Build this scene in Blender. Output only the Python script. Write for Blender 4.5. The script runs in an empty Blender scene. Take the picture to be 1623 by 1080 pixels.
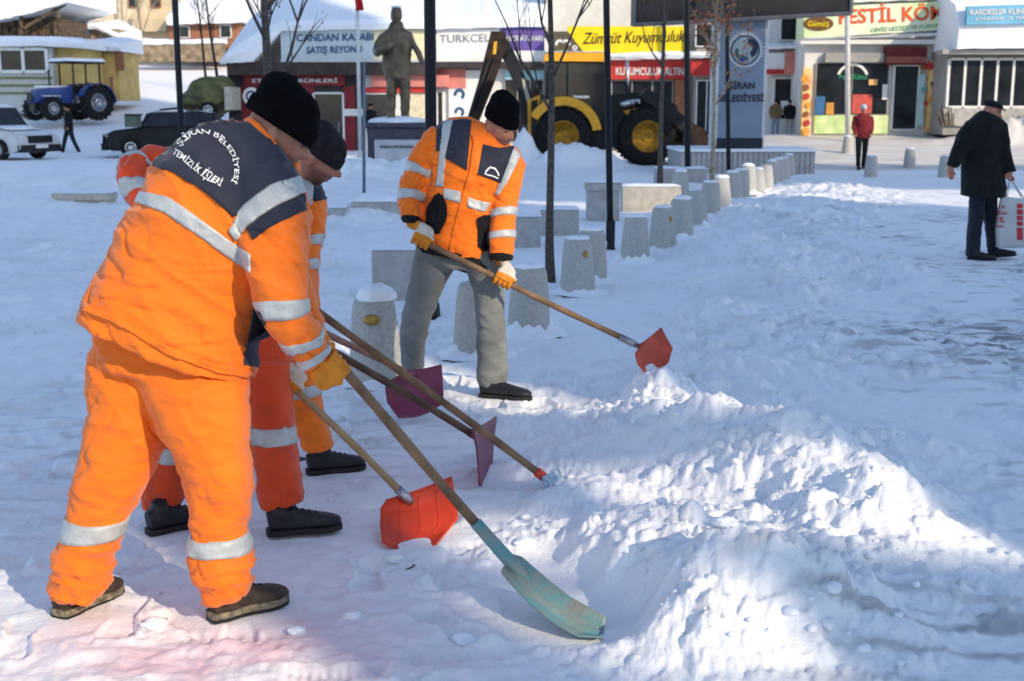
import bpy, bmesh, math, random
import numpy as np
from mathutils import Vector, Matrix
from mathutils.bvhtree import BVHTree
R = math.radians
random.seed(7)
RNG = np.random.default_rng(11)
SC = bpy.context.scene
COL = SC.collection

# ------------------------------------------------------------------ camera
F, CX, CY, HOR, CAMH = 2000.0, 811.5, 540.0, 167.0, 1.65     # photo pixels, metres
PITCH = math.atan((CY - HOR) / F)
cam_d = bpy.data.cameras.new('camera')
cam = bpy.data.objects.new('camera', cam_d); COL.objects.link(cam)
cam.location = (0, 0, CAMH)
cam.rotation_euler = (math.pi / 2 - PITCH, 0, 0)
cam_d.sensor_width = 36.0
cam_d.lens = 36.0 * F / 1623.0
cam_d.clip_start = 0.05; cam_d.clip_end = 3000
cam_d.dof.use_dof = True
cam_d.dof.focus_distance = 5.2
cam_d.dof.aperture_fstop = 5.0
SC.camera = cam

# ------------------------------------------------------------------ sky, sun, exposure
SUN_EL, SUN_AZ = R(27), R(139.5)
SUN = Vector((math.sin(SUN_AZ) * math.cos(SUN_EL), math.cos(SUN_AZ) * math.cos(SUN_EL), math.sin(SUN_EL)))
W = bpy.data.worlds.new('World'); SC.world = W; W.use_nodes = True
wn = W.node_tree.nodes; wl = W.node_tree.links
sky = wn.new('ShaderNodeTexSky'); sky.sky_type = 'NISHITA'; sky.sun_disc = False
sky.sun_elevation = SUN_EL; sky.sun_rotation = SUN_AZ; sky.air_density = 1.0; sky.dust_density = 1.6; sky.ozone_density = 1.0
sky.altitude = 1300
wl.new(sky.outputs[0], wn['Background'].inputs[0])
wn['Background'].inputs[1].default_value = 0.15
sun_d = bpy.data.lights.new('sun', 'SUN'); sun_d.energy = 2.2; sun_d.angle = R(0.5); sun_d.color = (1.0, 0.85, 0.64)
sun = bpy.data.objects.new('sun', sun_d); COL.objects.link(sun)
sun.rotation_euler = SUN.to_track_quat('Z', 'Y').to_euler()
sun.location = (20, -25, 30)
SC.view_settings.view_transform = 'Standard'; SC.view_settings.look = 'None'
SC.view_settings.exposure = 0.86; SC.view_settings.gamma = 1.0
SC.render.engine = 'CYCLES'
SC.cycles.use_denoising = True
SC.cycles.max_bounces = 6; SC.cycles.diffuse_bounces = 3; SC.cycles.glossy_bounces = 3
SC.cycles.transmission_bounces = 4; SC.cycles.transparent_max_bounces = 6
SC.cycles.caustics_reflective = False; SC.cycles.caustics_refractive = False

# ------------------------------------------------------------------ helpers: pixels to places
_c, _s = math.cos(PITCH), math.sin(PITCH)
def ray(px, py):
    a = (px - CX) / F; b = (CY - py) / F
    return Vector((a, _c + b * _s, -_s + b * _c))
YK = None
def P(px, py, Y):                      # point of that pixel's direction at distance Y
    if YK: Y = Y * YK(Y)
    d = ray(px, py); return Vector((0, 0, CAMH)) + d * (Y / d.y)
def G(px, py, z=0.0):                  # point where that direction meets height z
    d = ray(px, py); return Vector((0, 0, CAMH)) + d * ((z - CAMH) / d.z)
def PXM(Y, py=167):                    # metres per photo pixel at distance Y
    return (P(1, py, Y) - P(0, py, Y)).length

# ------------------------------------------------------------------ helpers: noise
_perm = np.arange(256); np.random.default_rng(3).shuffle(_perm); _perm = np.concatenate([_perm, _perm, _perm])
_g = np.random.default_rng(5).normal(size=(256, 3)); _g /= np.linalg.norm(_g, axis=1)[:, None]
def pn(p):
    p = np.asarray(p, dtype=np.float64)
    i = np.floor(p).astype(np.int64); f = p - i; i &= 255
    u = f * f * f * (f * (f * 6 - 15) + 10)
    out = 0
    for dx in (0, 1):
        wx = u[:, 0] if dx else 1 - u[:, 0]
        for dy in (0, 1):
            wy = u[:, 1] if dy else 1 - u[:, 1]
            for dz in (0, 1):
                wz = u[:, 2] if dz else 1 - u[:, 2]
                h = _perm[_perm[_perm[(i[:, 0] + dx) & 255] + ((i[:, 1] + dy) & 255)] + ((i[:, 2] + dz) & 255)]
                g = _g[h]
                out = out + wx * wy * wz * ((f[:, 0] - dx) * g[:, 0] + (f[:, 1] - dy) * g[:, 1] + (f[:, 2] - dz) * g[:, 2])
    return out * 1.5
def fbm(p, o=4, ridge=False):
    p = np.asarray(p, dtype=np.float64); a = 1.0; t = 0; n = 0
    for k in range(o):
        v = pn(p + 17.3 * k); v = (1 - 2 * np.abs(v)) if ridge else v
        t = t + a * v; n += a; a *= .5; p = p * 2.03
    return t / n
def ss(a, b, x):
    t = np.clip((x - a) / (b - a), 0, 1); return t * t * (3 - 2 * t)

# ------------------------------------------------------------------ helpers: materials
MATS = {}
def mat(name, col, rough=0.7, var=0.12, scale=6.0, bump=0.0, bscale=40.0, metal=0.0, col2=None, sheen=0.0, spec=0.3, emit=None, trans=0.0, alpha=None, detail=5, coords='Object'):
    if name in MATS: return MATS[name]
    m = bpy.data.materials.new(name); m.use_nodes = True; MATS[name] = m
    nt = m.node_tree; b = nt.nodes['Principled BSDF']
    tc = nt.nodes.new('ShaderNodeTexCoord')
    nz = nt.nodes.new('ShaderNodeTexNoise'); nz.inputs['Scale'].default_value = scale; nz.inputs['Detail'].default_value = detail
    nt.links.new(tc.outputs[coords], nz.inputs['Vector'])
    rp = nt.nodes.new('ShaderNodeValToRGB')
    c2 = col2 or tuple(max(0, c * (1 - var * 2.2)) for c in col)
    c1 = tuple(min(1, c * (1 + var * .8)) for c in col)
    rp.color_ramp.elements[0].position = .3; rp.color_ramp.elements[1].position = .7
    rp.color_ramp.elements[0].color = (*c2, 1); rp.color_ramp.elements[1].color = (*c1, 1)
    nt.links.new(nz.outputs['Fac'], rp.inputs[0]); nt.links.new(rp.outputs[0], b.inputs['Base Color'])
    b.inputs['Roughness'].default_value = rough; b.inputs['Metallic'].default_value = metal
    b.inputs['Specular IOR Level'].default_value = spec
    b.inputs['Sheen Weight'].default_value = sheen
    b.inputs['Transmission Weight'].default_value = trans
    if emit: b.inputs['Emission Color'].default_value = (*emit[0], 1); b.inputs['Emission Strength'].default_value = emit[1]
    if bump:
        n2 = nt.nodes.new('ShaderNodeTexNoise'); n2.inputs['Scale'].default_value = bscale; n2.inputs['Detail'].default_value = 6
        nt.links.new(tc.outputs[coords], n2.inputs['Vector'])
        bp = nt.nodes.new('ShaderNodeBump'); bp.inputs['Strength'].default_value = bump; bp.inputs['Distance'].default_value = .02
        nt.links.new(n2.outputs['Fac'], bp.inputs['Height']); nt.links.new(bp.outputs[0], b.inputs['Normal'])
    return m

def cloth(name, col, rough=.75, var=.05, sheen=.25, crease=1.0, scale=7.0):
    """woven cloth: fine weave, and sharp small creases over the modelled folds"""
    m = mat(name, col, rough, var, 5, 0, 1, sheen=sheen); nt = m.node_tree; b = nt.nodes['Principled BSDF']
    if 'crease' in nt.nodes: return m
    tc = nt.nodes['Texture Coordinate']; prev = None
    mp = nt.nodes.new('ShaderNodeMapping'); mp.inputs['Scale'].default_value = (.75, .8, 1.9); mp.inputs['Rotation'].default_value = (.3, .5, .2); nt.links.new(tc.outputs['Object'], mp.inputs[0])
    for sc_, ty, st, dist in ((scale, 'RIDGED_MULTIFRACTAL', .55 * crease, .030), (scale * 2.6, 'RIDGED_MULTIFRACTAL', .40 * crease, .012), (420, 'FBM', .3, .001)):
        n = nt.nodes.new('ShaderNodeTexNoise'); n.noise_type = ty; n.inputs['Scale'].default_value = sc_; n.inputs['Detail'].default_value = 2; n.inputs['Distortion'].default_value = .6
        n.normalize = True
        nt.links.new(mp.outputs[0], n.inputs['Vector'])
        bp = nt.nodes.new('ShaderNodeBump'); bp.inputs['Strength'].default_value = st; bp.inputs['Distance'].default_value = dist
        nt.links.new(n.outputs['Fac'], bp.inputs['Height'])
        if prev: nt.links.new(prev.outputs[0], bp.inputs['Normal'])
        else: bp.name = 'crease'
        prev = bp
    nt.links.new(prev.outputs[0], b.inputs['Normal'])
    # grime: splashes on the lower legs and faint wear marks elsewhere
    sx = nt.nodes.new('ShaderNodeSeparateXYZ'); nt.links.new(tc.outputs['Object'], sx.inputs[0])
    mr = nt.nodes.new('ShaderNodeMapRange'); mr.inputs[1].default_value = .08; mr.inputs[2].default_value = .55; mr.inputs[3].default_value = .85; mr.inputs[4].default_value = .22; nt.links.new(sx.outputs[2], mr.inputs[0])
    gn = nt.nodes.new('ShaderNodeTexNoise'); gn.inputs['Scale'].default_value = 13; gn.inputs['Detail'].default_value = 8; gn.inputs['Roughness'].default_value = .7; nt.links.new(tc.outputs['Object'], gn.inputs['Vector'])
    gr = nt.nodes.new('ShaderNodeMapRange'); gr.inputs[1].default_value = .50; gr.inputs[2].default_value = .72; nt.links.new(gn.outputs['Fac'], gr.inputs[0])
    mu = nt.nodes.new('ShaderNodeMath'); mu.operation = 'MULTIPLY'; nt.links.new(mr.outputs[0], mu.inputs[0]); nt.links.new(gr.outputs[0], mu.inputs[1])
    mx = nt.nodes.new('ShaderNodeMixRGB'); mx.inputs[2].default_value = (*[.45 * c + .03 for c in col], 1); nt.links.new(mu.outputs[0], mx.inputs[0]); nt.links.new(nt.nodes['Color Ramp'].outputs[0], mx.inputs[1]); nt.links.new(mx.outputs[0], b.inputs['Base Color'])
    return m

# ------------------------------------------------------------------ helpers: objects
def tag(o, label=None, cat=None, group=None, kind=None):
    if label: o['label'] = label
    if cat: o['category'] = cat
    if group: o['group'] = group
    if kind: o['kind'] = kind
    return o
def empty(name, loc, label, cat, group=None, rz=0):
    o = bpy.data.objects.new(name, None); COL.objects.link(o); o.location = loc; o.rotation_euler.z = rz
    o.empty_display_size = .1
    return tag(o, label, cat, group)
def link(name, me, m, parent=None, smooth=False):
    o = bpy.data.objects.new(name, me); COL.objects.link(o)
    if m is not None:
        if isinstance(m, (list, tuple)):
            for x in m: me.materials.append(x)
        else: me.materials.append(m)
    if smooth: me.polygons.foreach_set('use_smooth', [True] * len(me.polygons))
    if parent is not None:
        o.parent = parent
        # parents are only ever placed with location and rz, with parts given in world space
        o.matrix_parent_inverse = world_of(parent).inverted()
    return o
def world_of(o):
    m = Matrix.LocRotScale(o.location, o.rotation_euler, o.scale)
    if o.parent is not None: m = world_of(o.parent) @ o.matrix_parent_inverse @ m
    return m
def mesh(name, v, f):
    me = bpy.data.meshes.new(name); me.from_pydata([tuple(x) for x in v], [], f); me.update(); return me
def mk(name, v, f, m, parent=None, smooth=False):
    return link(name, mesh(name, v, f), m, parent, smooth)
def boxvf(x0, x1, y0, y1, z0, z1):
    v = [(x0, y0, z0), (x1, y0, z0), (x1, y1, z0), (x0, y1, z0), (x0, y0, z1), (x1, y0, z1), (x1, y1, z1), (x0, y1, z1)]
    f = [(0, 3, 2, 1), (4, 5, 6, 7), (0, 1, 5, 4), (1, 2, 6, 5), (2, 3, 7, 6), (3, 0, 4, 7)]
    return v, f
def box(name, x0, x1, y0, y1, z0, z1, m, parent=None, bevel=0.0):
    if bevel:
        bm = bmesh.new()
        v, f = boxvf(x0, x1, y0, y1, z0, z1)
        vs = [bm.verts.new(p) for p in v]
        for q in f: bm.faces.new([vs[i] for i in q])
        bmesh.ops.bevel(bm, geom=bm.edges[:], offset=bevel, segments=2, affect='EDGES', profile=.5)
        me = bpy.data.meshes.new(name); bm.to_mesh(me); bm.free()
        return link(name, me, m, parent)
    return mk(name, *boxvf(x0, x1, y0, y1, z0, z1), m, parent)
def rbox(name, px0, py0, px1, py1, Y, depth, m, parent=None, bevel=0.0):   # facade piece: front at distance Y, measured from the photograph
    a = P(px0, py1, Y); b = P(px1, py0, Y)
    return box(name, a.x, b.x, Y, Y + depth, a.z, b.z, m, parent, bevel)
def merge(parts):
    V = []; Fc = []
    for v, f in parts:
        n = len(V); V += [tuple(p) for p in v]; Fc += [tuple(i + n for i in q) for q in f]
    return V, Fc
def lathe(prof, n=24, c=(0, 0, 0), axis='Z'):
    v = []; f = []
    for (r, z) in prof:
        for k in range(n):
            a = 2 * math.pi * k / n
            p = (r * math.cos(a), r * math.sin(a), z)
            if axis == 'Y': p = (p[0], p[2], p[1])
            if axis == 'X': p = (p[2], p[0], p[1])
            v.append((p[0] + c[0], p[1] + c[1], p[2] + c[2]))
    for i in range(len(prof) - 1):
        for k in range(n):
            a = i * n + k; b = i * n + (k + 1) % n
            f.append((a, b, b + n, a + n) if axis == 'Z' else (a, a + n, b + n, b))
    f.append(tuple(range(n))[::-1]); f.append(tuple((len(prof) - 1) * n + k for k in range(n)))
    return v, f
def pipe(pts, rad, n=10):               # round bar along a polyline, radius per point or one number
    pts = [Vector(p) for p in pts]; m = len(pts)
    rad = [rad] * m if isinstance(rad, (int, float)) else rad
    v = []; f = []; up = None
    for i in range(m):
        t = (pts[min(i + 1, m - 1)] - pts[max(i - 1, 0)]).normalized()
        if up is None: up = t.orthogonal().normalized()
        up = (up - t * up.dot(t)).normalized(); w = t.cross(up)
        for k in range(n):
            a = 2 * math.pi * k / n
            v.append(pts[i] + (up * math.cos(a) + w * math.sin(a)) * rad[i])
    for i in range(m - 1):
        for k in range(n):
            a = i * n + k; b = i * n + (k + 1) % n
            f.append((a, b, b + n, a + n))
    f.append(tuple(range(n))[::-1]); f.append(tuple((m - 1) * n + k for k in range(n)))
    return v, f
def prism(poly, Y, depth):              # outline in photo pixels, front at distance Y
    n = len(poly); v = [P(x, y, Y) for x, y in poly]
    v += [p + Vector((0, depth, 0)) for p in v]
    f = [tuple(range(n)), tuple(range(2 * n - 1, n - 1, -1))] + [(i, i + n, (i + 1) % n + n, (i + 1) % n) for i in range(n)]
    return v, f
def fixn(o):
    bm = bmesh.new(); bm.from_mesh(o.data); bmesh.ops.recalc_face_normals(bm, faces=bm.faces[:]); bm.to_mesh(o.data); bm.free(); return o
def copy_tree(o, parent=None):
    c = o.copy(); COL.objects.link(c)
    if parent is not None: c.parent = parent
    for ch in o.children: copy_tree(ch, c)
    return c
_txt = {}
def text_mesh(s, offset=0.0, shear=0.0, spacing=1.0, extrude=0.0):
    cu = bpy.data.curves.new('lettering', 'FONT'); cu.body = s; cu.size = 1; cu.offset = offset; cu.shear = shear
    cu.space_character = spacing; cu.extrude = extrude; cu.resolution_u = 3; cu.align_x = 'LEFT'
    ob = bpy.data.objects.new('lettering', cu); COL.objects.link(ob)
    dg = bpy.context.evaluated_depsgraph_get()
    me = bpy.data.meshes.new_from_object(ob.evaluated_get(dg))
    bpy.data.objects.remove(ob); bpy.data.curves.remove(cu)
    v = np.array([p.co[:] for p in me.vertices]); f = [tuple(p.vertices) for p in me.polygons]
    bpy.data.meshes.remove(me)
    return v, f
def sign_text(name, s, px0, px1, py_base, hpx, Y, m, parent, offset=0.012, shear=0.0, slope=0.0, proud=0.02):
    """letters on a facade, from px0 to px1 with their foot on py_base; slope in pixels of rise over the width"""
    v, f = text_mesh(s, offset, shear, extrude=.01)
    x0, x1 = v[:, 0].min(), v[:, 0].max(); h = .73
    out = []
    for x, y, z in v:
        u = (x - x0) / (x1 - x0)
        p = P(px0 + u * (px1 - px0), py_base - slope * u - y / h * hpx, Y)
        out.append((p.x, Y - proud - z * .5, p.z))
    return mk(name, out, f, m, parent)
# ------------------------------------------------------------------ ground of snow
def bump(px, py, h, rx, ry=None, ang=0.0):
    g = G(px, py); return (g.x, g.y, h, rx, ry or rx, ang)
PILE = [bump(1055, 690, .18, .36, .42), bump(1045, 645, .14, .24, .20), bump(1040, 655, .12, .16, .16), bump(1180, 740, .23, .42, .45), bump(1290, 790, .22, .38, .40), bump(1370, 850, .22, .30, .34),
        bump(950, 720, .10, .34, .30), bump(1010, 880, .11, .40, .36), bump(1120, 930, .15, .32, .36), bump(1190, 1010, .16, .30, .30), bump(1060, 1010, .13, .28, .25),
        bump(935, 790, .07, .24, .18), bump(885, 806, .07, .14, .10), bump(1440, 730, .12, .30, .26), bump(860, 680, .06, .4, .14),
        bump(1390, 930, .10, .40, .30), bump(1300, 1010, .09, .30, .25)]
HEAPS = [(1.4, 33.9, .55, .7, .7), (.3, 34.4, .9, .4, .5), (2.3, 33.6, .35, .9, .6), (-7.5, 30.5, .45, 2.4, 1.0), (-3.2, 29.5, .35, 3.0, 1.2),
         (-9.5, 24.5, .28, 2.5, 1.2), (-5.0, 17.0, .10, 1.5, 1.0), (3.2, 20.0, .10, .9, 2.2), (2.3, 13.0, .08, .6, 2.5), (3.5, 27.0, .1, 1.0, 2.0), (16.6, 39.8, .8, 2.4, .7), (-12.5, 27.5, .35, 2.0, 1.0), (-9.0, 20.5, .25, 1.6, .8), (-6.2, 23.5, .30, 1.8, .9), (-4.2, 14.2, .12, 1.0, .7), (-2.6, 18.5, .18, 1.2, .8)]
def mn(m, x, y, sx, sy, w, o, ridge=False, kx=0.0, ky=0.0):   # noise evaluated only where the mask m needs it
    r = np.zeros(len(x)); i = m > 1e-4
    if i.any(): r[i] = fbm(np.stack([x[i] * sx + y[i] * ky, y[i] * sy + x[i] * kx, (w[i] if hasattr(w, '__len__') else np.full(i.sum(), float(w)))], 1), o, ridge)
    return r
RIDGE = [(G(px, py).x, G(px, py).y, h, rx, ry) for px, py, h, rx, ry in ((1190, 600, .13, .5, .6), (1160, 520, .17, .55, .8), (1180, 460, .19, .6, .9), (1210, 410, .20, .7, 1.2), (1240, 365, .20, .8, 1.6), (1275, 330, .20, .9, 2.0), (1310, 305, .16, 1.0, 2.2), (1400, 560, .10, .6, .7), (1340, 430, .09, .9, 1.2))]
def clumps(m, x, y, cell, seed, dens=.8):
    """broken clods: half-buried lumps of uneven size, one per cell"""
    r = np.zeros(len(x)); i = np.where(m > 1e-3)[0]
    if not len(i): return r
    u = x[i] / cell; v = y[i] / cell; iu = np.floor(u).astype(np.int64); iv_ = np.floor(v).astype(np.int64); best = np.zeros(len(i))
    for dx in (-1, 0, 1):
        for dy in (-1, 0, 1):
            a = iu + dx; b = iv_ + dy; h = _perm[(_perm[(a + seed) & 255] + b) & 255]; h2 = _perm[(h + 57) & 255]; h3 = _perm[(h2 + 91) & 255]; h4 = _perm[(h3 + 33) & 255]
            px = a + .1 + .8 * h / 255; py = b + .1 + .8 * h2 / 255; rad = (.22 + .5 * (h3 / 255) ** 1.5) * (h4 < 255 * dens)
            an = h4 * .0246; ex = (u - px) * np.cos(an) + (v - py) * np.sin(an); ey = -(u - px) * np.sin(an) + (v - py) * np.cos(an)
            d = np.maximum(np.abs(ex) * .9, np.abs(ey) * 1.3) * .55 + np.sqrt(ex ** 2 + (1.35 * ey) ** 2) * .5
            best = np.maximum(best, np.clip(1 - (d / np.maximum(rad, 1e-3)) ** 2, 0, 1) ** .6 * rad)
    r[i] = best * cell; return r
PRINTS = []
_pr = np.random.default_rng(21)
for (xa, ya, xb, yb) in ((5.2, 12.5, 1.9, 3.3), (3.6, 20, 3.2, 4.2), (-.6, 9.0, 2.6, 16), (-3.5, 3.6, -2.2, 9.5), (-2.6, 6.2, 2.2, 8.6), (6.5, 16, 2.4, 5.6), (-4.5, 8.0, -1.8, 13.5), (.6, 8.2, 4.6, 10.5)):
    L_ = math.hypot(xb - xa, yb - ya); n_ = int(L_ / .36); dx, dy = (xb - xa) / L_, (yb - ya) / L_
    for k in range(n_):
        s_ = .10 if k % 2 else -.10; PRINTS.append((xa + dx * k * .36 - dy * s_ + _pr.normal(0, .04), ya + dy * k * .36 + dx * s_ + _pr.normal(0, .04), math.atan2(dy, dx) + _pr.normal(0, .15)))
for k in range(70): PRINTS.append((_pr.uniform(-2.2, .6), _pr.uniform(3.3, 7.5), _pr.uniform(0, 6.28)))
def pile_mask(x, y):
    m = 0
    for (cx, cy, h, rx, ry, a) in PILE:
        m = m + h * np.exp(-(((x - cx) / rx) ** 2 + ((y - cy) / ry) ** 2))
    return m
# places pressed flat: under boots and under the shovel blades
FLAT = [(G(px, py).x, G(px, py).y, rx, ry) for px, py, rx, ry in ((120, 975, .20, .17), (385, 972, .22, .15), (262, 840, .22, .15), (480, 842, .24, .15), (525, 750, .24, .16), (400, 750, .2, .16), (795, 626, .24, .16), (650, 626, .2, .16), (665, 850, .26, .16), (880, 985, .24, .16), (820, 920, .16, .16), (935, 1000, .22, .2), (885, 925, .15, .15), (935, 960, .15, .13), (845, 890, .13, .13), (655, 650, .3, .2), (770, 760, .15, .2))]
def base_height(x, y):
    x = np.asarray(x, float); y = np.asarray(y, float)
    lm = ss(-10.6, -13.2, x)
    zl = np.interp(y, [0, 42, 52, 90, 130, 300], [0, 0, 1.05, 4.7, 17, 70])
    zc = np.interp(y, [0, 54, 80, 300], [0, 0, 10, 90])
    rm = ss(5, 9, x)
    zr = np.interp(y, [0, 33, 42, 54, 80, 300], [0, 0, .68, .9, 10, 90])
    z = lm * zl + (1 - lm) * ((1 - rm) * zc + rm * zr)
    for (cx, cy, h, rx, ry) in HEAPS:
        e = np.exp(-(((x - cx) / rx) ** 2 + ((y - cy) / ry) ** 2) ** 1.2); e = e * (e > .004)
        z = z + h * e * (1 + .9 * mn(e, x, y, 1.6, 1.6, cx, 4))
    return z
def height(x, y):
    x = np.atleast_1d(np.asarray(x, float)); y = np.atleast_1d(np.asarray(y, float))
    z = base_height(x, y)
    deep = ss(-.4, -2.5, x - .15 * (y - 10)) * ss(8, 12, y)                    # untrodden snow beyond the workers
    far = ss(60, 25, y)
    z = z + far * .035 * deep * mn(far * deep, x, y, .9, .7, 0, 3) + far * (.016 + .02 * deep) * mn(far, x, y, 2.7, 2.7, 4, 3)
    near = ss(16, 8, y)
    z = z + near * .013 * mn(near, x, y, 9, 7, 8, 3) + ss(11, 7, y) * .005 * mn(ss(11, 7, y), x, y, 28, 22, 18, 2)
    st = mn(near, x, y, 3, 14, 2, 2, True, -4, 1.2)                               # scraped and trodden streaks
    z = z - near * (.012 - .007 * ss(.5, 1.5, x)) * np.clip(st - .35, 0, 1)
    rm_ = sum(h * np.exp(-(((x - cx) / rx) ** 2 + ((y - cy) / ry) ** 2)) for cx, cy, h, rx, ry in RIDGE)   # low loose ridge running back from the pile
    rk = np.clip(rm_ / .05, 0, 1) * (rm_ > .001)
    z = z + rm_ * (.8 + .7 * mn(rk, x, y, 2.2, 2.2, 61, 3)) + rk * .06 * mn(rk, x, y, 6, 6, 62, 4) + .6 * rk * clumps(rk * ss(-.1, .25, mn(rk, x, y, 1.3, 1.3, 63, 2)), x, y, .13, 51, .5)
    ch = deep * far * ss(45, 30, y)                                               # churned, lumpy snow
    z = z + ch * (.09 * np.clip(mn(ch, x, y, 2.0, 2.0, 71, 4) - .05, 0, 1) + .045 * mn(ch, x, y, 5.5, 5.5, 72, 4, True))
    pr = near * ss(3.2, 4.2, y)                                                    # boot prints and scuffs
    z = z - pr * .018 * ss(.18, .34, mn(pr, x, y, 3.4, 2.6, 81, 2))
    pm = pile_mask(x, y)
    k = np.clip(pm / .16, 0, 1); kk = k * (pm > .002)
    wx = x + .05 * mn(kk, x, y, 6, 6, 40, 2); wy = y + .05 * mn(kk, x, y, 6, 6, 50, 2)
    lump = mn(kk, wx, wy, 4.5, 4.5, 1, 4, True)
    lump2 = mn(kk, wx, wy, 13, 13, 3, 3)
    cut = mn(kk, x, y, 2.3, 2.0, 6, 2, False, -1, 1.5)
    fine = mn(kk, wx, wy, 34, 34, 5, 3)
    z = z + pm * (.92 + .5 * cut) + k * (.050 * (lump - .3) + .022 * lump2 + .012 * fine)
    cg_ = kk * ss(-.25, .2, mn(kk, x, y, 2.6, 2.6, 91, 2))
    z = z + cg_ * (.75 * clumps(cg_, wx, wy, .11, 3, .6) + .65 * clumps(cg_, wx, wy, .05, 17, .75) + .55 * clumps(cg_, wx, wy, .028, 29, .75))
    cg2 = np.clip(pm / .02, 0, 1) * (1 - k) * (pm > .002); z = z + cg2 * (.7 * clumps(cg2, x, y, .06, 41, .35) + .6 * clumps(cg2, x, y, .03, 43, .4))
    k2 = np.clip(pm / .03, 0, 1) * (1 - k) * (pm > .0005)                          # loose crumbs strewn round the pile
    z = z + k2 * .025 * np.clip(mn(k2, x, y, 16, 16, 9, 3) - .1, 0, 1)
    fz = np.exp(-(((x + 1.0) / 1.1) ** 2 + ((y - 3.75) / .45) ** 2))               # knocked-up snow round the boots
    z = z + fz * .05 * np.clip(mn(fz - .01, x, y, 7, 7, 12, 3) - .05, 0, 1)
    for (fx, fy, fa) in PRINTS:
        i = np.where((np.abs(x - fx) < .24) & (np.abs(y - fy) < .24))[0]
        if not len(i): continue
        ca, sa = math.cos(fa), math.sin(fa); u = (x[i] - fx) * ca + (y[i] - fy) * sa; v = -(x[i] - fx) * sa + (y[i] - fy) * ca
        w_ = .048 - .010 * np.cos(u * 26); e = np.maximum(np.abs(u) / .145, np.abs(v) / w_); k_ = 1 - np.clip(pm[i] / .02, 0, 1)
        z[i] += k_ * (-.020 * ss(1.12, .9, e) + .009 * np.exp(-((e - 1.25) / .16) ** 2) + .003 * ss(1, .9, e) * np.sin(u * 210))
    for (fx, fy, rx, ry) in FLAT:
        z = z * (1 - np.exp(-(((x - fx) / rx) ** 2 + ((y - fy) / ry) ** 2) ** 2))
    return z
def hz(x, y): return float(height(x, y)[0])

NR, NC = 1120, 800
yr = 1.7 * (330 / 1.7) ** (np.linspace(0, 1, NR) ** 1.12)
cr_ = np.linspace(-1, 1, NC); cr_ = .66 * (.55 * cr_ + .45 * cr_ ** 3)
yy, cc = np.meshgrid(yr, cr_, indexing='ij')
xx = cc * (yy + 1.2)
vx = xx.ravel(); vy = yy.ravel(); vz = height(vx, vy)
gm = bpy.data.meshes.new('ground')
gm.vertices.add(NR * NC); gm.vertices.foreach_set('co', np.stack([vx, vy, vz], 1).ravel())
ii = (np.arange(NR - 1)[:, None] * NC + np.arange(NC - 1)[None, :]).ravel()
quads = np.stack([ii, ii + 1, ii + NC + 1, ii + NC], 1)
gm.loops.add(quads.size); gm.loops.foreach_set('vertex_index', quads.ravel())
gm.polygons.add(len(quads)); gm.polygons.foreach_set('loop_start', np.arange(len(quads)) * 4)
gm.polygons.foreach_set('use_smooth', np.ones(len(quads), bool))
gm.update(calc_edges=True)
# colour of the ground itself: clean snow, trodden dirt, thawed asphalt, a reddish stain
o = np.zeros_like(vx)
col = np.tile(np.array([[.91, .91, .915]]), (len(vx), 1))
def mixc(c, k): 
    global col
    k = np.clip(k, 0, 1)[:, None]; col = col * (1 - k) + np.array(c)[None] * k
pmv = np.clip(pile_mask(vx, vy) / .05, 0, 1)
nearm = (vy < 36).astype(float); grime = mn(nearm, vx, vy, .8, .8, 0, 3)
mixc((.62, .62, .63), ss(.02, .5, grime) * .35 * (1 - pmv) * ss(40, 20, vy))
m12 = (vy < 12).astype(float); spk = mn(m12, vx, vy, 30, 22, 2, 2)
spm = ss(.05, .45, mn(m12, vx, vy, 1.3, 1.3, 30, 3))
mixc((.10, .09, .09), ss(.42, .55, spk) * spm * (1 - pmv) * ss(12, 8, vy) * .8)
streak = mn(nearm, vx, vy, 2.2, 13, 3, 3, False, -1.5, .5)
patch = mn(nearm, vx, vy, .7, .45, 21, 2)
right = ss(.6, 2.8, vx - .12 * vy)                                   # scraped strip on the right where asphalt shows through
mixc((.17, .17, .18), ss(.16, .42, streak + .45 * patch) * (.10 + .75 * right) * ss(34, 16, vy) * (1 - pmv) * .75)
q = G(1560, 545); mixc((.13, .13, .14), np.exp(-(((vx - q.x) / 1.1) ** 2 + ((vy - q.y) / 1.0) ** 2)) * ss(-.1, .25, streak + .3 * patch) * .75)
q = G(1500, 1020); mixc((.17, .17, .18), np.exp(-(((vx - q.x) / .7) ** 2 + ((vy - q.y) / .35) ** 2)) * ss(-.05, .3, streak) * .6)
q = G(300, 690); mixc((.33, .33, .34), np.exp(-(((vx - q.x) / 1.3) ** 2 + ((vy - q.y) / 1.2) ** 2)) * ss(.0, .4, streak) * .6)
# road in front of the shops on the right, driven clear
road = ss(5.5, 8.5, vx) * ss(32.8, 34.0, vy + .05 * vx) * ss(44, 42, vy)
mixc((.55, .51, .46), road * (.75 + .5 * mn(road, vx, vy, .6, 2, 5, 3)))
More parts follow.
